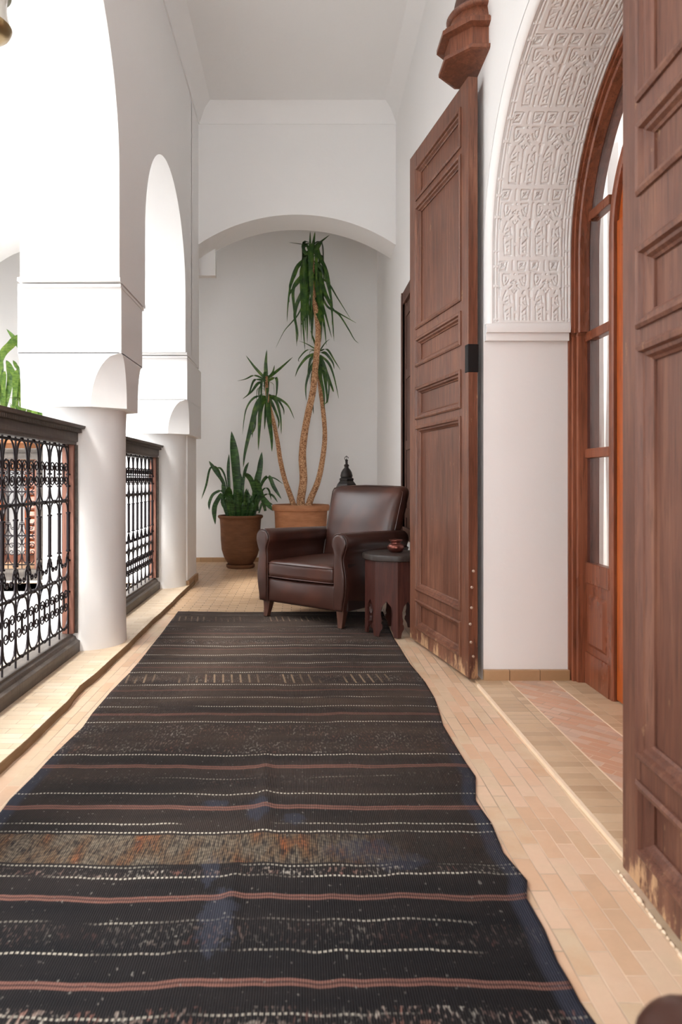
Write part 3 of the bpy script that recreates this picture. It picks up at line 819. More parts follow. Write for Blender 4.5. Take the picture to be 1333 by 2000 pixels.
# turned wooden pivot bracket over the far leaf
def bracket(y_, label):
    t = empty('door_bracket', (.888, y_, 3.062), 0, label, 'bracket')
    def oct_(prof, name, n=8, ph=PI/8, sm=None, mat=WOOD_RED):
        m = MB(); m.lathe(prof, (0, 0, 0), n, phase=ph); return m.build(name, mat, t, smooth=sm, bevel=.002 if sm is None else 0)
    oct_([(.178, 0), (.194, .004), (.196, .020), (.168, .030)], 'base_plate', mat=WOOD_BRK)
    oct_([(.164, .028), (.164, .120)], 'drum', mat=WOOD_BRK)
    oct_([(.172, .118), (.205, .124), (.205, .146), (.190, .150), (.190, .160), (.160, .166)], 'moulding', mat=WOOD_BRK)
    oct_([(.160, .166), (.132, .235)], 'upper_drum', 12, PI/12, mat=WOOD_BRK)
    m = MB(); m.lathe([(.128, .232), (.148, .240), (.153, .250), (.144, .264), (.122, .268)], (0, 0, 0), 40); m.build('ring', WOOD_BRK, t, smooth=50)
    m = MB(); m.lathe([(.124, .266), (.112, .33), (.096, .39), (.07, .47), (.04, .51), (.03, .54), (.035, .56), (.0, .60)], (0, 0, 0), 40, caps=False); m.build('dome', WOOD_WIN, t, smooth=50)
    return t
bracket(3.435, 'turned octagonal wooden bracket on the wall above the far door leaf')

# ------------------------------------------------------------------ glazed arched door inside the doorway
def sweep(mm, prof, r_off=0.0, z0=0.0, both=True, low=None):
    """profile: list of (x, dr) ; dr measured inward from radius OR, swept up the far jamb, round the arch, down the near jamb"""
    rings = []; n = 40
    path = [(0, z0), (0, OZ)]
    rings.append([(x, OC+(OR-dr), z0) for x, dr in prof])
    for i in range(n+1):
        a = PI*i/n
        rings.append([(x, OC+(OR-dr)*math.cos(a), OZ+(OR-dr)*math.sin(a)) for x, dr in prof])
    rings.append([(x, OC-(OR-dr), z0) for x, dr in prof])
    mm.loft(rings)
t = empty('door_3', (OC*0+1.33, OC, 0), 0, 'varnished cedar glazed arched door set deep in the doorway', kind='structure')
def D3(mm, name, mat, **k):
    mm.xf(Matrix.Translation((-1.33, -OC, 0))); return mm.build(name, mat, t, **k)
# casing below the springing steps outwards, above follows the arch
pA = [(1.324, .036), (1.324, .046), (1.334, .047), (1.338, .050), (1.331, .053), (1.334, .061), (1.350, .062), (1.354, .066), (1.346, .069), (1.352, .078), (1.375, .080), (1.40, .082), (1.40, .036)]
m = MB(); sweep(m, pA, z0=1.715); D3(m, 'arched_casing', WOOD_RED, smooth=25)
pB = [(1.322, -.002), (1.322, .012), (1.336, .014), (1.341, .018), (1.332, .022), (1.336, .033), (1.352, .034), (1.357, .039), (1.348, .043), (1.353, .054), (1.378, .057), (1.40, .060), (1.40, -.002)]
for s in (1, -1):
    m = MB(); m.loft([[(x, OC+s*(OR-dr), z) for x, dr in pB] for z in (.012, 1.70)])
    m.loft([[(x-.002, OC+s*(OR-dr*1.0+.003), 1.70) for x, dr in pB], [(x-.002, OC+s*(OR-dr-.02), 1.735) for x, dr in pB]])
    D3(m, 'jamb_casing', WOOD_RED, smooth=25)
# inner lining behind the casing
m = MB(); sweep(m, [(1.395, .056), (1.443, .056), (1.443, .085), (1.395, .09)], z0=.012); D3(m, 'lining', WOOD_TABLE)
# inner arched frame
ri = OR-.475                                   # dr for radius .475
def sweep2(prof, name, mat, z0=.012, **k):
    mm = MB(); sweep(mm, prof, z0=z0); return D3(mm, name, mat, **k)
sweep2([(1.388, ri-.034), (1.388, ri-.008), (1.394, ri), (1.45, ri), (1.45, ri-.034)], 'inner_arch_frame', WOOD_RED, smooth=25)
# cross bars and lower panels on both sides of the inner arch
ya, yb = OC+.475+.03, OC+OR-.075
for s in (1, -1):
    def yy(a, b): return sorted((OC+s*(a-OC), OC+s*(b-OC)))
    for (z0, z1, dx) in ((1.670, 1.715, .0), (1.105, 1.150, 0), (.50, .60, .0), (2.24, 2.285, 0)):
        m = MB(); a, b = yy(ya, yb+.02 if z0 < 2 else yb-.01); m.box(1.384, 1.43, a, b, z0, z1); D3(m, 'cross_bar', WOOD_RED, bevel=.004)
    m = MB(); a, b = yy(ya, yb+.02); m.box(1.392, 1.42, a, b, .15, .50)
    a2, b2_ = a+.035, b-.035
    m.loft([[(1.3915, a2, .20), (1.3915, b2_, .20), (1.3915, b2_, .45), (1.3915, a2, .45)], [(1.380, a2+.018, .218), (1.380, b2_-.018, .218), (1.380, b2_-.018, .432), (1.380, a2+.018, .432)]])
    D3(m, 'lower_panel', WOOD_RED)
    m = MB(); m.box(1.383, 1.43, a, b, .012, .165); D3(m, 'plinth', WOOD_RED, bevel=.003)
# glass of the band between the arches
m = MB(); sweep(m, [(1.408, .08), (1.412, .08), (1.412, ri-.02), (1.408, ri-.02)], z0=.60); D3(m, 'glass', GLASS)
# inner door, light that saturates its varnish put into the orange colour
m = MB(); yy0, yy1 = OC-.472, OC+.472
pts = [(yy0, .02), (yy1, .02)]
for i in range(31):
    a = PI*i/30; pts.append((OC+.472*math.cos(a), OZ+.472*math.sin(a)))
m.prism(pts, 0, 1.415, 1.445); D3(m, 'inner_door', WOOD_ORANGE)
m = MB(); m.box(1.405, 1.42, OC+.38, OC+.470, .02, 2.15); m.box(1.405, 1.42, OC-.470, OC-.38, .02, 2.15); D3(m, 'inner_door_stile', WOOD_ORANGE, bevel=.004)
# curtain behind the glass
m = MB(); rows_ = []
for j in range(13):
    z = .12+.215*j; tie = math.exp(-((z-1.17)/.22)**2)
    rows_.append([(1.475+.030*tie+(.50-.25*tie)*k/40.0, 3.45+.016*math.sin(k*1.1), z) for k in range(41)])
m.loft(rows_, False, False, closed=False); D = m.build('curtain', CLOTH, smooth=60, recalc=False)
tag(D, 'white curtain hanging behind the glass of the arched door', 'curtain')

# ------------------------------------------------------------------ window on the right wall beyond the door leaf
t = empty('window_1', (WX+.012, 5.3, .52), 0, 'dark wooden window frame on the right wall behind the armchair', kind='structure')
def W1(mm, name, mat, **k): mm.xf(Matrix.Translation((-WX-.012, -5.3, -.52))); return mm.build(name, mat, t, **k)
y0, y1, z0, z1, xw = 4.62, 5.95, .50, 2.60, WX+.012
for nm, a in (('jamb', (y1-.10, y1, z0, z1)), ('jamb', (y0, y0+.10, z0, z1)), ('lintel', (y0+.10, y1-.10, z1-.10, z1)), ('bottom_rail', (y0+.10, y1-.10, z0, z0+.10))):
    m = MB(); m.box(xw-.045, xw+.01, *a); m.box(xw-.055, xw, a[0], a[0]+.02, a[2], a[3]) if nm == 'jamb' else None
    W1(m, nm, WOOD_WIN, bevel=.003)
for (a, b) in ((y0+.10, 5.28), (5.29, y1-.10)):
    m = MB(); m.box(xw-.018, xw-.004, a, b, z0+.1, z1-.1); m.box(xw-.028, xw-.004, a, a+.07, z0+.1, z1-.1); m.box(xw-.028, xw-.004, b-.07, b, z0+.1, z1-.1)
    for z in (.68, 1.25, 1.85, 2.38): m.box(xw-.027, xw-.004, a, b, z, z+.08)
    W1(m, 'shutter', WOOD_WIN, bevel=.002)

# ------------------------------------------------------------------ opposite gallery: door with orange louvred shutters
t = empty('window_2', (-3.4, 8.30, 0), 0, 'orange slatted shutters standing open behind the opposite balustrade', kind='structure')
def W2(mm, name, mat, **k): mm.xf(Matrix.Translation((3.4, -8.30, 0))); return mm.build(name, mat, t, **k)
m = MB(); m.box(-3.98, -2.95, 8.26, 8.32, 1.12, 1.24); m.box(-3.98, -3.88, 8.26, 8.32, 0, 1.2); m.box(-3.05, -2.95, 8.26, 8.32, 0, 1.2); m.box(-3.98, -2.95, 8.26, 8.32, 0, .10); W2(m, 'window_frame', WOOD_RAILRED)
for a, b in ((-3.88, -3.58), (-3.32, -3.05)):
    m = MB(); m.box(a, a+.03, 8.20, 8.25, .1, 1.1); m.box(b-.03, b, 8.20, 8.25, .1, 1.1)
    for k in range(11): z = .11+.09*k; m.loft([[(a+.03, 8.205, z), (b-.03, 8.205, z), (b-.03, 8.245, z+.07), (a+.03, 8.245, z+.07)], [(a+.03, 8.200, z+.008), (b-.03, 8.200, z+.008), (b-.03, 8.24, z+.08), (a+.03, 8.24, z+.08)]])
    W2(m, 'shutter', WOOD_ORANGE)
m = MB(); m.box(-3.58, -3.32, 8.27, 8.29, .1, 1.12); W2(m, 'pane', simple('pale_grey_pane', (.55, .58, .6), .3))

# ------------------------------------------------------------------ rug
def rug():
    Rt = [(.45, .62), (1.254, .5388), (1.30, .533), (1.35, .534), (1.41, .531), (1.51, .54), (1.62, .5365), (1.69, .561), (1.75, .552), (1.82, .541), (1.98, .5535), (2.12, .5435), (2.287, .586), (2.389, .580), (2.544, .578), (2.766, .577), (2.918, .593), (3.122, .611), (3.358, .6125), (3.67, .591), (4.30, .585), (4.70, .60), (5.147, .618)]
    Lt = [(.45, -.93), (1.9, -.90), (2.04, -.899), (2.12, -.905), (2.29, -.897), (2.464, -.895), (2.735, -.877), (2.90, -.888), (3.21, -.893), (3.476, -.884), (3.891, -.888), (4.42, -.904), (5.147, -.927)]
    def itp(T_, y):
        for (a, va), (b, vb) in zip(T_[:-1], T_[1:]):
            if a <= y <= b: return va+(vb-va)*(y-a)/(b-a)
        return T_[0][1] if y < T_[0][0] else T_[-1][1]
    nu, nv = 120, 360; vs = []; fs = []; uvs = []
    for j in range(nv+1):
        y = .90+(5.147-.90)*j/nv
        xl, xr = itp(Lt, y), itp(Rt, y)
        for i in range(nu+1):
            u = i/nu; x = xl+(xr-xl)*u
            z = .006+.004*mnoise.noise(Vector((x*2.2, y*2.6, 3)))+.0012*mnoise.noise(Vector((x*9, y*9, 1)))
            z += .010*math.exp(-((y-(2.28+.10*(x-.3)))/.05)**2)*max(0, min(1, (x-.02)*4))*max(0, min(1, (.58-x)*9))
            z += .009*math.exp(-((x-(-.115-.05*(y-2.2)))/.022)**2)*math.exp(-((y-2.2)/.28)**2)
            z += .008*math.exp(-((x+.165)/.02)**2)*math.exp(-((y-1.62)/.2)**2)
            z += .009*math.exp(-((y-(1.70-.10*(x-.5)))/.04)**2)*max(0, min(1, (x-.22)*5))*max(0, min(1, (.58-x)*9))
            z = max(z, .0035)
            yy_ = y+.012*math.sin(x*5+.6)*(1 if y > 5 else .3)
            vs.append((x, yy_, z)); uvs.append((u, y))
    for j in range(nv):
        for i in range(nu):
            a = j*(nu+1)+i; fs.append((a, a+1, a+nu+2, a+nu+1))
    me = bpy.data.meshes.new('rug'); me.from_pydata(vs, [], fs); uvl = me.uv_layers.new(name='UVMap')
    li = np.zeros(len(me.loops), dtype=np.int32); me.loops.foreach_get('vertex_index', li)
    uvl.data.foreach_set('uv', np.array(uvs, dtype=np.float32)[li].ravel())
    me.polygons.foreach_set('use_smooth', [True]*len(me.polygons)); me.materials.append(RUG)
    o = bpy.data.objects.new('rug', me); C.objects.link(o)
    s = o.modifiers.new('solid', 'SOLIDIFY'); s.thickness = .0045; s.offset = -1
    tag(o, 'long dark striped flatwoven rug running down the gallery floor', 'rug')
rug()

# ------------------------------------------------------------------ armchair
def armchair():
    t = empty('armchair', (-.008, 4.745, 0), 0, 'brown leather club armchair standing on the far end of the rug', 'armchair')
    t.rotation_euler = (0, 0, math.atan2(-.42, .52))
    A = LEATHER
    # apron with a slight belly
    m = MB(); m.rbox(-.303, .303, .005, .10, .118, .292, .022, 10, lambda p, h: Vector((p.x, p.y-.016*(1-(p.x/h[0])**2)*(1-(p.z/h[2])**2), p.z)))
    m.rbox(-.303, .303, .08, .80, .125, .285, .02, 4)
    m.build('apron', A, t, smooth=60)
    # seat cushion
    def seat(p, h):
        q = (1-(p.x/h[0])**2)*(1-(p.y/h[1])**2)
        return Vector((p.x, p.y-(.012*(1-(p.x/h[0])**2) if p.y < 0 else 0), p.z+(.022*q if p.z > 0 else 0)))
    m = MB(); m.rbox(-.297, .297, -.012, .66, .292, .420, .038, 12, seat)
    sc = m.build('seat_cushion', A, t, smooth=60)
    m = MB()
    for z in (.306, .404):
        pts = [(-.294, .30, z), (-.296, .02, z)]+[(-.298+.03*(1-math.cos(a)), .018-.026*math.sin(a), z) for a in (.3, .8, 1.3)]
        pts += [(x, -.012-.012*(1-(x/.297)**2), z) for x in [-.255+.051*i for i in range(11)]]+[(-q[0], q[1], z) for q in pts[::-1]]
        m.tube(pts, .0035, 6)
    m.build('seat_piping', A, sc, smooth=60)
    # arms : keyhole section run back
    def arm_section(z_s=1.0):
        # (x outward positive from the inner side, z)
        L_ = [(.000, .12), (-.002, .30), (-.002, .44), (.002, .49), (-.006, .53), (-.020, .565), (-.018, .605), (.006, .634), (.042, .645), (.080, .636), (.105, .607), (.110, .570), (.098, .532), (.084, .50), (.080, .47), (.086, .42), (.098, .36), (.101, .30), (.094, .23), (.082, .17), (.076, .12)]
        # smooth by Catmull
        out = []; n = len(L_)
        for i in range(n):
            p0, p1, p2, p3 = [L_[(i+k) % n] for k in (-1, 0, 1, 2)]
            if i == n-1: out.append(p1); break
            for k in range(4):
                s_ = k/4
                if i in (0,): p0 = p1
                if i == n-2: p3 = p2
                out.append(tuple(.5*((2*p1[q])+(-p0[q]+p2[q])*s_+(2*p0[q]-5*p1[q]+4*p2[q]-p3[q])*s_**2+(-p0[q]+3*p1[q]-3*p2[q]+p3[q])*s_**3) for q in (0, 1)))
        return out
    sec = arm_section(); cxm = .042
    for s in (1, -1):
        m = MB(); rings = []
        st = [(.012, .0), (.006, .004), (.002, .012), (.0, .03), (.0, .3), (.0, .55), (.0, .79), (.012, .81)]
        for (ins, y) in st:
            ring = []
            drop = -.02*max(0, (y-.1))/.6
            for (x, z) in sec:
                zz = z+(drop*((z-.12)/.52) if z > .45 else 0)
                wfl = .02*max(0, min(1, y/.6))*(1 if x > .05 and z < .52 else 0)
                cz = .38
                xx = x+(cxm-x)*ins/.06; z2 = zz+(cz-zz)*ins/.26
                ring.append((s*(.297+xx+wfl), y, z2))
            rings.append(ring)
        m.loft(rings)
        arm = m.build('armrest', A if s < 0 else LEATHER, t, smooth=50)
        # piped front facing
        m = MB(); rings = []
        for (ins, y) in ((.013, .002), (.010, -.010), (.016, -.016), (.026, -.018)):
            rings.append([(s*(.297+x+(cxm-x)*ins/.06), y, z+(.38-z)*ins/.26) for (x, z) in sec])
        m.loft(rings); fp = m.build('arm_front', A, arm, smooth=60)
        m = MB(); pth = [(s*(.297+x+(cxm-x)*.10), .0, z+(.38-z)*.018) for (x, z) in sec]; m.tube(pth, .005, 6); m.build('piping', A, arm, smooth=60)
    # outside panels below the roll
    m = MB(); m.rbox(-.375, .375, .74, .84, .12, .60, .02, 4); m.rbox(.362, .386, .03, .83, .12, .44, .012, 4); m.rbox(-.386, -.362, .03, .83, .12, .44, .012, 4)
    m.build('shell', LEATHER_D, t, smooth=60)
    # back
    def back(p, h):
        zz = (p.z+h[2])/(2*h[2])
        wid = 1.0-.10*(1-zz)**1.2
        x = p.x*wid
        y = p.y+.17*zz+.03*zz*zz
        if p.y < 0: y -= .042*(1-(p.x/h[0])**2)*(1-abs(2*zz-1)**2.5)
        z = p.z+(.010*(1-(p.x/h[0])**2) if p.z > 0 else 0)
        return Vector((x, y, z))
    m = MB(); m.rbox(-.318, .358, .605, .755, .34, .948, .062, 14, back)
    bk = m.build('backrest', A, t, smooth=60)
    m = MB(); pts = []
    for s_ in (-1, 1):
        q = []
        for i in range(13):
            zz = i/12*.93; z = .34+zz*.608; wid = 1-.10*(1-zz)**1.2
            q.append((.02+s_*(.331*wid), .628+.17*zz+.03*zz*zz, z))
        pts = q if s_ < 0 else pts+[(-.303, .825, .930), (-.25, .832, .945), (0, .832, .955), (.25, .832, .945), (.303, .825, .930)]+q[::-1]
    m.tube(pts, .0045, 6); m.build('piping', A, bk, smooth=60)
    # legs
    for (x, y, dx, dy) in ((-.325, .045, -.004, -.02), (.330, .045, .004, -.02), (-.30, .74, -.01, .07), (.30, .74, .01, .07)):
        m = MB(); m.loft([[(x+dx+a*.017, y+dy+b*.017, .010) for a, b in ((-1, -1), (1, -1), (1, 1), (-1, 1))],
                          [(x+dx*.4+a*.022, y+dy*.4+b*.022, .06) for a, b in ((-1, -1), (1, -1), (1, 1), (-1, 1))],
                          [(x+a*.031, y+b*.028, .125) for a, b in ((-1, -1), (1, -1), (1, 1), (-1, 1))]])
        m.build('leg', WOOD_LEG, t, bevel=.003)
    return t
armchair()

# ------------------------------------------------------------------ octagonal side table and copper pot
def side_table():
    t = empty('side_table', (.610, 4.462, .007), 0, 'low octagonal dark wooden side table with arched legs beside the armchair', 'table')
    R = .190; ph = math.radians(-90-23.6-22.5)
    # edge from c1 to c2 has direction -23.6 deg
    ang0 = math.radians(-113.6-22.5)
    H = .478
    for k in range(8):
        a, b = ang0+k*PI/4, ang0+(k+1)*PI/4
        A_, B_ = Vector((R*math.cos(a), R*math.sin(a))), Vector((R*math.cos(b), R*math.sin(b)))
        w_ = (B_-A_).length; u_ = (B_-A_).normalized(); nrm = Vector((u_.y, -u_.x))
        # panel outline (s,z), with a pointed keyhole arch cut from the foot
        half_ = [(0, 0), (.024, 0), (.030, .03), (.046, .055), (.044, .075), (.036, .085), (.040, .105), (.034, .13), (.034, .16), (.045, .195), (.060, .212), (w_/2, .226)]
        pts = half_+[(w_-x, z) for x, z in half_[::-1]][1:]+[(w_, H), (0, H)]
        m = MB(); th = .015
        m.loft([[(A_.x+u_.x*s_, A_.y+u_.y*s_, z) for s_, z in pts],
                [(A_.x+u_.x*(s_ if 0 < s_ < w_ else (th*.414 if s_ == 0 else w_-th*.414))-nrm.x*th, A_.y+u_.y*(s_ if 0 < s_ < w_ else (th*.414 if s_ == 0 else w_-th*.414))-nrm.y*th, z) for s_, z in pts]])
        m.build('arched_side', WOOD_TABLE, t)
    m = MB(); rr = []
    for z, r in ((.478, .198), (.482, .206), (.508, .208), (.516, .204)):
        ring = []
        for k in range(8):
            for q in (-.16, 0, .16):
                a = ang0+k*PI/4+q; rad = r*(1.0 if q else 1.01)
                ring.append((rad*math.cos(a), rad*math.sin(a), z))
        rr.append(ring)
    m.loft(rr); m.build('tabletop', WOOD_TABTOP, t, smooth=35)
side_table()
t = empty('copper_pot', (.628, 4.508, .517), 0, 'small round copper pot on the octagonal side table', 'pot')
m = MB(); m.lathe([(.030, 0), (.034, .006), (.045, .014), (.056, .030), (.057, .042), (.048, .056), (.034, .064), (.033, .070), (.040, .078), (.046, .082), (.046, .087), (.038, .087), (.030, .078), (.028, .066), (.040, .05), (.046, .036), (.03, .012), (0, .01)], (0, 0, 0), 40, caps=False)
m.build('body', COPPER, t, smooth=50)
m = MB(); m.lathe([(.031, -.0), (.031, .005), (.0, .005)], (0, 0, 0), 32); m.build('foot_ring', BRASS, t)

# ------------------------------------------------------------------ lantern behind the chair
t = empty('floor_lantern', (.405, 6.05, 0), 0, 'dark metal floor lantern behind the armchair with pointed domed top', 'lantern')
LM = simple('blackened_metal', srgb(46, 41, 39), .5, .6)
def LN(prof, name, n=6, mat=LM, sm=None, z=0):
    m = MB(); m.lathe(prof, (0, 0, z), n, phase=PI/6); return m.build(name, mat, t, smooth=sm)
LN([(.125, 0), (.125, .03), (.105, .04), (.105, .07)], 'base', sm=None)
for k in range(6):
    a = PI/6+k*PI/3; m = MB(); m.tube([(.098*math.cos(a), .098*math.sin(a), .07), (.098*math.cos(a), .098*math.sin(a), .90)], .008, 6); m.build('post', LM, t)
    b = a+PI/3; m = MB(); p0 = (.094*math.cos(a), .094*math.sin(a)); p1 = (.094*math.cos(b), .094*math.sin(b))
    m.loft([[(p0[0], p0[1], .08), (p1[0], p1[1], .08), (p1[0], p1[1], .89), (p0[0], p0[1], .89)], [(p0[0]*.97, p0[1]*.97, .08), (p1[0]*.97, p1[1]*.97, .08), (p1[0]*.97, p1[1]*.97, .89), (p0[0]*.97, p0[1]*.97, .89)]]); m.build('pane', GLASS, t)
LN([(.118, .89), (.118, .915), (.104, .935), (.090, .962), (.066, .990), (.070, 1.0), (.070, 1.01), (.048, 1.022)], 'roof')
m = MB(); m.lathe([(.050, 1.020), (.055, 1.035), (.048, 1.065), (.034, 1.09), (.020, 1.105), (.018, 1.115), (.024, 1.125), (.018, 1.135), (.011, 1.140), (.011, 1.165), (.015, 1.172), (.006, 1.182), (0, 1.184)], (0, 0, 0), 24, caps=False); m.build('dome', LM, t, smooth=50)
m = MB(); m.tube([(.016*math.cos(a), 0, 1.190+.016*math.sin(a)) for a in [2*PI*j/14 for j in range(12)]], .003, 5); m.tube([(0, 0, 1.18), (0, 0, 1.215)], .002, 5); m.build('hanging_ring', LM, t)

# ------------------------------------------------------------------ plants
def ribbon(mm, pts, w0, prof=None, fold=.25, side=None, tipw=.04):
    pts = [Vector(p) for p in pts]; N = len(pts); rows = []
    for i, p in enumerate(pts):
        tg = (pts[min(i+1, N-1)]-pts[max(i-1, 0)]).normalized()
        sd = side if side is not None else Vector((0, 0, 1)).cross(tg)
        sd = (sd-tg*sd.dot(tg))
        if sd.length < 1e-4: sd = Vector((1, 0, 0))
        sd.normalize(); nr = tg.cross(sd).normalized()
        s_ = i/(N-1)
        wd = w0*(prof(s_) if prof else (min(1, .45+s_*3)*(1-max(0, s_-.35)/.65)**.75+tipw*0))
        wd = max(wd, w0*.02)
        rows.append([p-sd*wd/2+nr*wd*fold*.5, p, p+sd*wd/2+nr*wd*fold*.5])
    mm.loft(rows, False, False, closed=False)
def pleaf(mm, P_, D0, D1, w_, prof=None, side=Vector((1, 0, .0)), n=10, fold=.2):
    """leaf through given photo points, running from depth D0 at its root to D1 at its tip; quadratic/cubic smoothing"""
    K = len(P_)
    pts3 = [P(x, y, D0+(D1-D0)*i/(K-1)) for i, (x, y) in enumerate(P_)]
    out = []
    for i in range(K-1):
        p0 = pts3[max(i-1, 0)]; p1 = pts3[i]; p2 = pts3[i+1]; p3 = pts3[min(i+2, K-1)]
        for k in range(5):
            s_ = k/5
            out.append(.5*((2*p1)+(-p0+p2)*s_+(2*p0-5*p1+4*p2-p3)*s_**2+(-p0+3*p1-3*p2+p3)*s_**3))
    out.append(pts3[-1]); ribbon(mm, out, w_, prof, fold, side)
def loc(mm, t): mm.xf(Matrix.Translation(-Vector(t.location))); return mm

def pot(t, prof, mat, z_soil, r_soil, names=('pot',)):
    m = MB(); m.lathe(prof, (0, 0, 0), 56, caps=False); m.build('pot', mat, t, smooth=50)
    m = MB(); m.lathe([(0.001, z_soil-.02), (r_soil, z_soil-.02), (r_soil, z_soil), (0.001, z_soil+.01)], (0, 0, 0), 40); m.build('soil', SOIL, t)
# yucca
DY = 7.62
t = empty('potted_yucca', (0.0, DY, 0), 0, 'tall three stemmed yucca in wide orange terracotta pot behind the armchair', 'plant')
pot(t, [(0, .0), (.235, .0), (.25, .02), (.262, .2), (.285, .45), (.293, .62), (.296, .655), (.318, .660), (.324, .680), (.322, .712), (.312, .724), (.296, .724), (.288, .70), (.26, .3)], TERRA, .66, .288)
def trunk(pts, r0, r1, name='trunk'):
    out = []; K = len(pts)
    p3 = [P(x, y, DY+d) for x, y, d in pts]
    for i in range(K-1):
        q0 = p3[max(i-1, 0)]; q1 = p3[i]; q2 = p3[i+1]; q3 = p3[min(i+2, K-1)]
        for k in range(5):
            s_ = k/5; out.append(.5*((2*q1)+(-q0+q2)*s_+(2*q0-5*q1+4*q2-q3)*s_**2+(-q0+3*q1-3*q2+q3)*s_**3))
    out.append(p3[-1]); n = len(out)
    rs = [(r0+(r1-r0)*(i/(n-1))**.8)*(1+.05*mnoise.noise(out[i]*14))*(1+.5*max(0, 1-i/3.0)*.5) for i in range(n)]
    m = MB(); m.tube(out, rs, 14); loc(m, t); return m.build(name, TRUNK, t, smooth=70), out
trunk([(589, 990, 0), (588, 975, 0), (593, 938, 0), (591, 890, 0), (595, 848, 0), (603, 804, -.02), (612, 762, -.04), (617, 710, -.06), (622, 655, -.06), (620, 621, -.05), (614, 583, -.03), (611, 540, 0), (609, 490, 0)], .050, .026)
trunk([(574, 990, .02), (570, 975, .03), (557, 938, .05), (548, 900, .06), (543, 866, .06), (534, 821, .05), (526, 790, .05), (521.5, 765, .05), (520.5, 735, .05)], .034, .017)
trunk([(603, 990, .0), (607, 975, .02), (622, 938, .06), (631, 893, .1), (635, 848, .12), (631, 797, .12), (626, 762, .12), (623, 735, .12), (621, 700, .12)], .040, .018)
def crown(origin_px, leaves, rnd, seed, spread=.16, droop=1.0, L=(.35, .55), w_=.034, dy=0.0):
    """explicit leaves given in photo points + random drooping ones"""
    rs = random.Random(seed); m = MB()
    for lf in leaves:
        pts, wd, d1 = lf[0], lf[1], lf[2]
        pleaf(m, pts, DY+dy, DY+dy+d1, wd, side=Vector((1, .25*rs.uniform(-1, 1), .1)))
    for k in range(rnd):
        oy = origin_px[1]+(origin_px[2]-origin_px[1])*rs.random()
        o0 = P(origin_px[0]+rs.uniform(-2, 2), oy, DY+dy)
        az = rs.uniform(0, 2*PI); hd = Vector((math.cos(az), math.sin(az), 0)); ln = rs.uniform(*L)
        el = rs.uniform(.1, .9) if droop > .8 else rs.uniform(.3, 1.2)
        pts = []; p = o0.copy(); d_ = (hd*math.cos(el)+Vector((0, 0, math.sin(el)))).normalized()
        for i in range(11):
            pts.append(p.copy()); p = p+d_*ln/10
            d_ = (d_+Vector((0, 0, -1))*(.42 if i < 6 else .25)*droop+hd*(-.05)).normalized()
        # keep within the spread
        for i in range(len(pts)):
            h = pts[i]-o0; hh = Vector((h.x, h.y, 0))
            if hh.length > spread: hh = hh.normalized()*(spread+.15*(hh.length-spread)); pts[i] = Vector((o0.x+hh.x, o0.y+hh.y, pts[i].z))
        ribbon(m, pts, w_*rs.uniform(.75, 1.15), side=Vector((-hd.y, hd.x, 0)))
    loc(m, t); return m.build('foliage', LEAF, t, smooth=60, recalc=False)
def z3(pts): return [(530+x/7.143, 440+y/7.143) for x, y in pts]     # crown crop
def z4(pts): return [(360+x/2.898, 400+y/2.898) for x, y in pts]
crown((610, 585, 478), [
    (z3([(560, 400), (545, 250), (545, 85)]), .03, -.1), (z3([(560, 420), (590, 250), (612, 90)]), .042, -.12), (z3([(580, 380), (640, 270), (710, 215), (815, 135)]), .036, .1),
    (z3([(560, 420), (640, 330), (700, 240), (720, 238)]), .045, -.1), (z3([(550, 420), (500, 280), (400, 258), (245, 238)]), .03, .05),
    (z3([(550, 470), (470, 370), (440, 280), (480, 260)]), .04, -.1),
    (z3([(550, 420), (400, 530), (330, 700), (270, 850), (235, 1110), (222, 1350)]), .036, -.12), (z3([(560, 440), (380, 560), (280, 800), (260, 900), (240, 1100)]), .045, .1),
    (z3([(560, 520), (430, 700), (310, 880), (320, 1150), (345, 1400), (358, 1690)]), .040, -.1), (z3([(560, 500), (420, 740), (260, 950), (255, 1080)]), .034, .12),
    (z3([(555, 500), (440, 600), (430, 900), (440, 1300), (472, 1750)]), .055, -.16), (z3([(560, 500), (480, 650), (480, 900), (470, 1150), (480, 1500)]), .06, -.2),
    (z3([(560, 520), (510, 700), (500, 1000), (530, 1200), (542, 1420)]), .046, -.1), (z3([(560, 600), (450, 900), (360, 1100), (330, 1280), (370, 1500), (358, 1640)]), .045, .1),
    (z3([(600, 420), (700, 480), (765, 585)]), .042, -.1), (z3([(600, 400), (640, 350), (680, 450), (770, 640), (820, 900), (850, 1200), (880, 1620)]), .045, -.12),
    (z3([(600, 500), (720, 620), (800, 850), (850, 1120), (850, 1400)]), .042, .1), (z3([(600, 540), (690, 750), (760, 950), (840, 1150), (870, 1560)]), .042, -.2),
    (z3([(600, 560), (640, 800), (680, 1000), (760, 1250), (845, 1570)]), .045, -.15), (z3([(590, 600), (640, 900), (690, 1150), (740, 1380), (770, 1680)]), .045, -.2),
    (z3([(590, 640), (660, 1000), (700, 1300), (695, 1630)]), .035, -.1), (z3([(620, 700), (790, 800), (930, 1020), (1110, 1310)]), .022, .15),
    (z3([(640, 760), (760, 1100), (900, 1200), (1040, 1280), (1190, 1365)]), .024, .12), (z3([(640, 800), (850, 1150), (960, 1260), (1080, 1450), (1160, 1590), (1225, 1650)]), .020, .15),
    (z3([(560, 800), (400, 1200), (290, 1350), (180, 1480), (60, 1720)]), .016, .1), (z3([(600, 1000), (540, 1190), (470, 1300), (410, 1410)]), .034, -.15),
    (z3([(620, 1040), (650, 1200), (690, 1340), (695, 1410)]), .058, -.2), (z3([(600, 900), (650, 1050), (720, 1180), (730, 1280)]), .05, -.2),
    ], 46, 5, .10, 1.3, (.42, .74), .052)
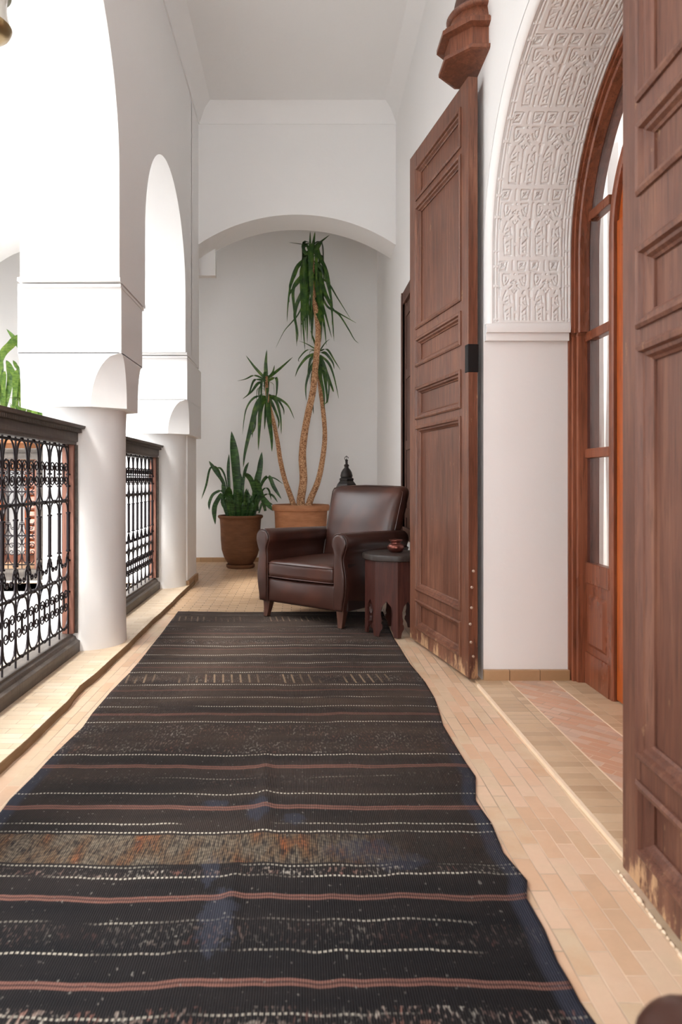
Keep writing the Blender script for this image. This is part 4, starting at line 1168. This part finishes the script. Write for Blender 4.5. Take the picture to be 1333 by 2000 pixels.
crown((520.5, 775, 728), [
    (z4([(465, 990), (400, 920), (350, 853)]), .032, -.05), (z4([(465, 985), (462, 900), (468, 820)]), .044, -.05), (z4([(470, 985), (540, 930), (615, 862)]), .036, -.05), (z4([(470, 985), (500, 950), (512, 908)]), .03, .05),
    (z4([(465, 995), (400, 965), (350, 985), (300, 997)]), .022, .05), (z4([(465, 1000), (420, 1010), (380, 1060), (330, 1100)]), .036, -.1), (z4([(465, 1000), (400, 990), (370, 1060), (345, 1090)]), .026, .1),
    (z4([(470, 1000), (520, 980), (525, 1050), (515, 1110)]), .034, -.05),
    (z4([(470, 1085), (400, 1090), (350, 1160), (330, 1300)]), .026, -.05), (z4([(470, 1085), (420, 1120), (380, 1250), (345, 1400), (335, 1485)]), .062, -.15), (z4([(470, 1090), (400, 1150), (390, 1250), (385, 1320)]), .036, .1),
    (z4([(470, 1085), (435, 1150), (425, 1280), (420, 1390)]), .052, -.1), (z4([(475, 1085), (480, 1200), (495, 1320), (497, 1398)]), .058, -.18), (z4([(470, 1085), (460, 1180), (455, 1275)]), .034, .1),
    (z4([(475, 1085), (520, 1110), (545, 1200), (550, 1300)]), .036, -.05), (z4([(475, 1080), (540, 1100), (590, 1140), (625, 1215)]), .030, -.05), (z4([(475, 1080), (520, 1090), (560, 1150), (565, 1190)]), .028, .1),
    (z4([(475, 1085), (500, 1130), (535, 1220), (530, 1270)]), .034, .05), (z4([(470, 1095), (410, 1130), (400, 1260), (370, 1310)]), .030, .05)], 9, 11, .09, 1.2, (.26, .42), .034, .05)
crown((622, 735, 690), [
    (z4([(765, 830), (700, 790), (650, 770)]), .014, .1), (z4([(765, 830), (700, 820), (650, 870), (652, 890)]), .018, .1), (z4([(765, 840), (700, 860), (650, 920), (628, 975)]), .034, -.05), (z4([(765, 840), (720, 870), (705, 930), (700, 960)]), .034, .05),
    (z4([(765, 830), (740, 780), (715, 710)]), .03, .1), (z4([(765, 830), (800, 780), (825, 760)]), .014, .1), (z4([(765, 830), (810, 820), (850, 880), (885, 935)]), .026, -.05), (z4([(765, 835), (800, 840), (840, 890), (850, 930)]), .034, .05),
    (z4([(765, 850), (720, 920), (690, 1020), (692, 1110)]), .036, .05), (z4([(760, 860), (730, 960), (725, 1080), (733, 1185)]), .046, .1), (z4([(770, 850), (770, 960), (790, 1060), (795, 1155)]), .042, -.1), (z4([(770, 850), (800, 930), (820, 1020), (812, 1130)]), .036, .05),
    (z4([(770, 850), (820, 900), (850, 980), (876, 1100)]), .028, -.05), (z4([(770, 850), (810, 960), (840, 1040), (845, 1060)]), .036, .1), (z4([(770, 860), (790, 950), (810, 1100), (790, 1130)]), .034, -.1)], 10, 21, .09, 1.2, (.28, .46), .034, .12)

# snake plants
def snake(root, lv, uprights, cx, z0, D0, mat, seed, rad=.16, ntube=26):
    m = MB(); rs = random.Random(seed)
    def prof(s_): return (.55+.6*math.sin(min(1, s_*1.15)*PI*.62))*(1 if s_ < .72 else max(.03, math.cos((s_-.72)/.28*PI/2)))*.9
    for pts, wd, d1 in lv: pleaf(m, pts, D0, D0+d1, wd*(.62 if mat is SNAKE_L else 1), prof, Vector((1, .2*rs.uniform(-1, 1), .05)))
    for k in range(ntube):
        a = rs.uniform(0, 2*PI); r = rad*math.sqrt(rs.random()); bx, by = cx+r*math.cos(a), D0+r*math.sin(a)
        h_ = rs.uniform(*uprights); lean = Vector((math.cos(a)*r/rad*.22+rs.uniform(-.06, .06), math.sin(a)*r/rad*.22, 1)).normalized()
        b0 = Vector((bx, by, z0)); pts = [b0+lean*h_*i/8+Vector((math.cos(a), math.sin(a), 0))*.05*(i/8)**2*rs.random() for i in range(9)]
        tw = rs.uniform(-1, 1)
        ribbon(m, pts, rs.uniform(.03, .055), prof, .45, Vector((1, tw, 0)))
    loc(m, root); return m.build('foliage', mat, root, smooth=60, recalc=False)
DS = 7.78
t = empty('potted_snake_plant', (-.688, DS, 0), 0, 'snake plant in tall brown rounded clay pot on saucer near the back wall', 'plant')
m = MB(); m.lathe([(.0, 0), (.150, 0), (.162, .012), (.162, .040), (.152, .042), (.148, .022), (0, .02)], (0, 0, 0), 48, caps=False); m.build('saucer', TERRA_D, t, smooth=50)
m = MB(); m.lathe([(0, .032), (.122, .032), (.150, .06), (.190, .13), (.214, .21), (.224, .32), (.228, .46), (.234, .545), (.238, .558), (.255, .572), (.258, .586), (.250, .598), (.234, .598), (.224, .57), (.21, .3)], (0, 0, 0), 56, caps=False); m.build('pot', TERRA_D, t, smooth=50)
m = MB(); m.lathe([(.001, .52), (.226, .52), (.226, .545), (.001, .555)], (0, 0, 0), 40); m.build('soil', SOIL, t)
def z2(pts): return [(380+x/4.76, 830+y/4.76) for x, y in pts]
snake(t, [
    (z2([(385, 845), (395, 600), (380, 350), (345, 60)]), .098, -.05), (z2([(330, 840), (325, 600), (315, 430), (322, 270)]), .036, .05), (z2([(560, 840), (580, 600), (605, 430), (627, 250)]), .062, .08), (z2([(470, 840), (450, 600), (470, 430), (505, 345)]), .034, .08),
    (z2([(300, 700), (270, 540), (200, 430), (135, 335)]), .046, .02), (z2([(290, 650), (225, 420), (150, 400), (110, 560), (65, 690)]), .024, -.05), (z2([(320, 700), (290, 500), (250, 410), (205, 395)]), .022, .05),
    (z2([(300, 760), (265, 620), (180, 640), (140, 720), (138, 790)]), .032, -.08), (z2([(310, 780), (270, 640), (205, 720), (185, 800), (195, 925)]), .056, -.12),
    (z2([(372, 845), (335, 740), (318, 650), (325, 575)]), .082, -.2), (z2([(590, 800), (560, 620), (520, 500), (455, 445)]), .056, -.12), (z2([(660, 800), (625, 650), (590, 560), (570, 500)]), .058, -.1),
    (z2([(560, 800), (620, 560), (690, 480), (740, 580), (810, 690)]), .044, -.05), (z2([(560, 800), (590, 650), (660, 710), (730, 800)]), .060, -.2), (z2([(560, 800), (640, 520), (730, 490), (825, 550)]), .014, .05),
    (z2([(560, 760), (640, 600), (690, 600), (715, 700)]), .022, .05), (z2([(560, 780), (640, 660), (720, 650), (775, 720)]), .024, -.05), (z2([(600, 820), (640, 720), (730, 740)]), .03, .05),
    (z2([(540, 840), (545, 700), (560, 560), (590, 400)]), .036, .1), (z2([(330, 840), (290, 700), (275, 600), (265, 520)]), .05, 0), (z2([(420, 840), (440, 690), (430, 560), (420, 430)]), .06, .06)],
    (.22, .36), -.688, .55, DS, SNAKE, 3, .17, 44)
# sunlit snake plant across the courtyard, in a tall pot behind the opposite balustrade
DC = 7.35
t = empty('potted_snake_plant', (-2.98, DC, 0), 0, 'bright green sunlit snake plant behind the opposite balustrade across the courtyard', 'plant')
for k in range(3):
    a = k*2*PI/3+.4; mm_ = MB(); mm_.tube([(.20*math.cos(a), .20*math.sin(a), 0), (.15*math.cos(a), .15*math.sin(a), .6), (.19*math.cos(a), .19*math.sin(a), 1.12)], .009, 6); mm_.build('stand_leg', IRON, t)
m = MB(); m.lathe([(0, 1.10), (.18, 1.10), (.21, 1.2), (.25, 1.36), (.28, 1.38), (.28, 1.42), (.25, 1.42), (.22, 1.3)], (0, 0, 0), 40, caps=False); m.build('pot', TERRA, t, smooth=50)
m = MB(); m.lathe([(.001, 1.36), (.25, 1.36), (.25, 1.40), (.001, 1.41)], (0, 0, 0), 30); m.build('soil', SOIL, t)
def z6(pts): return [(x/9.09, 620+y/9.09) for x, y in pts]
snake(t, [
    (z6([(400, 1700), (560, 1300), (500, 800), (330, 480), (115, 205)]), .11, -.1), (z6([(-60, 1500), (0, 750), (200, 480), (350, 300)]), .13, -.3), (z6([(380, 1700), (330, 1200), (180, 900), (110, 760)]), .10, -.1),
    (z6([(60, 1700), (150, 1300), (180, 1000), (120, 780)]), .11, 0), (z6([(230, 1700), (260, 1300), (270, 1100), (295, 930)]), .11, -.2), (z6([(500, 1750), (540, 1450), (440, 1200), (340, 1080)]), .13, -.25),
    (z6([(420, 1750), (480, 1300), (500, 1150), (540, 960)]), .08, 0), (z6([(520, 1650), (400, 1480), (250, 1430), (120, 1440)]), .09, -.3), (z6([(300, 1700), (330, 1000), (280, 850), (230, 760)]), .06, .1),
    (z6([(40, 1700), (20, 1200), (10, 900), (0, 640)]), .10, .1), (z6([(80, 1700), (60, 1400), (60, 1100), (90, 950)]), .09, -.1), (z6([(480, 1700), (560, 1350), (520, 1150), (420, 870)]), .07, .1), (z6([(560, 1750), (580, 1650), (640, 1660), (730, 1690)]), .03, -.2)],
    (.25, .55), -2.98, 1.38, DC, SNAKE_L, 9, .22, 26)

# ------------------------------------------------------------------ hanging glass lantern under the near arch
t = empty('hanging_lantern', (-1.27, 2.74, 3.70), 0, 'brass and glass lantern hanging under the near arch at top left', 'lantern')
def HL(prof, name, mat, sm=50, n=32):
    m = MB(); m.lathe(prof, (0, 0, -3.70), n, caps=False); return m.build(name, mat, t, smooth=sm)
HL([(.0, 2.775), (.060, 2.778), (.088, 2.79), (.098, 2.806), (.103, 2.82), (.098, 2.826), (.085, 2.80), (0, 2.79)], 'bottom_cup', BRASS)
HL([(.098, 2.82), (.088, 2.86), (.082, 2.90), (.084, 2.935), (.092, 2.96)], 'glass', simple('milky_lantern_glass', (.85, .84, .78), .2))
HL([(.086, 2.955), (.094, 2.965), (.092, 3.0), (.075, 3.05), (.05, 3.09), (.02, 3.12), (0, 3.13)], 'top_cap', BRASS)
HL([(.085, 2.948), (.100, 2.952), (.100, 2.962), (.085, 2.966)], 'band', simple('dark_olive_metal', srgb(84, 80, 56), .4, .6))
m = MB(); m.tube([(0, 0, -.58), (0, 0, 0)], .005, 6); m.build('chain', BRASS, t)

# ------------------------------------------------------------------ leather pouf at the lower right corner
t = empty('leather_pouf', (.495, .42, 0), math.radians(-22), 'dark brown leather pouf close to the camera, only its corner showing', 'pouf')
m = MB(); m.rbox(-.25, .25, -.25, .25, .0, .478, .055, 8, lambda p, h: Vector((p.x, p.y, p.z+(.015*(1-(p.x/h[0])**2)*(1-(p.y/h[1])**2) if p.z > 0 else 0))))
m.build('cushion', LEATHER, t, smooth=60)
m = MB(); pts = []
for i in range(41):
    a = 2*PI*i/40; c_, s_ = math.cos(a), math.sin(a); q = 8
    r = .249/((abs(c_)**q+abs(s_)**q)**(1/q)); pts.append((r*c_, r*s_, .40))
m.tube(pts, .005, 6, False); m.build('piping', LEATHER_D, t, smooth=60)
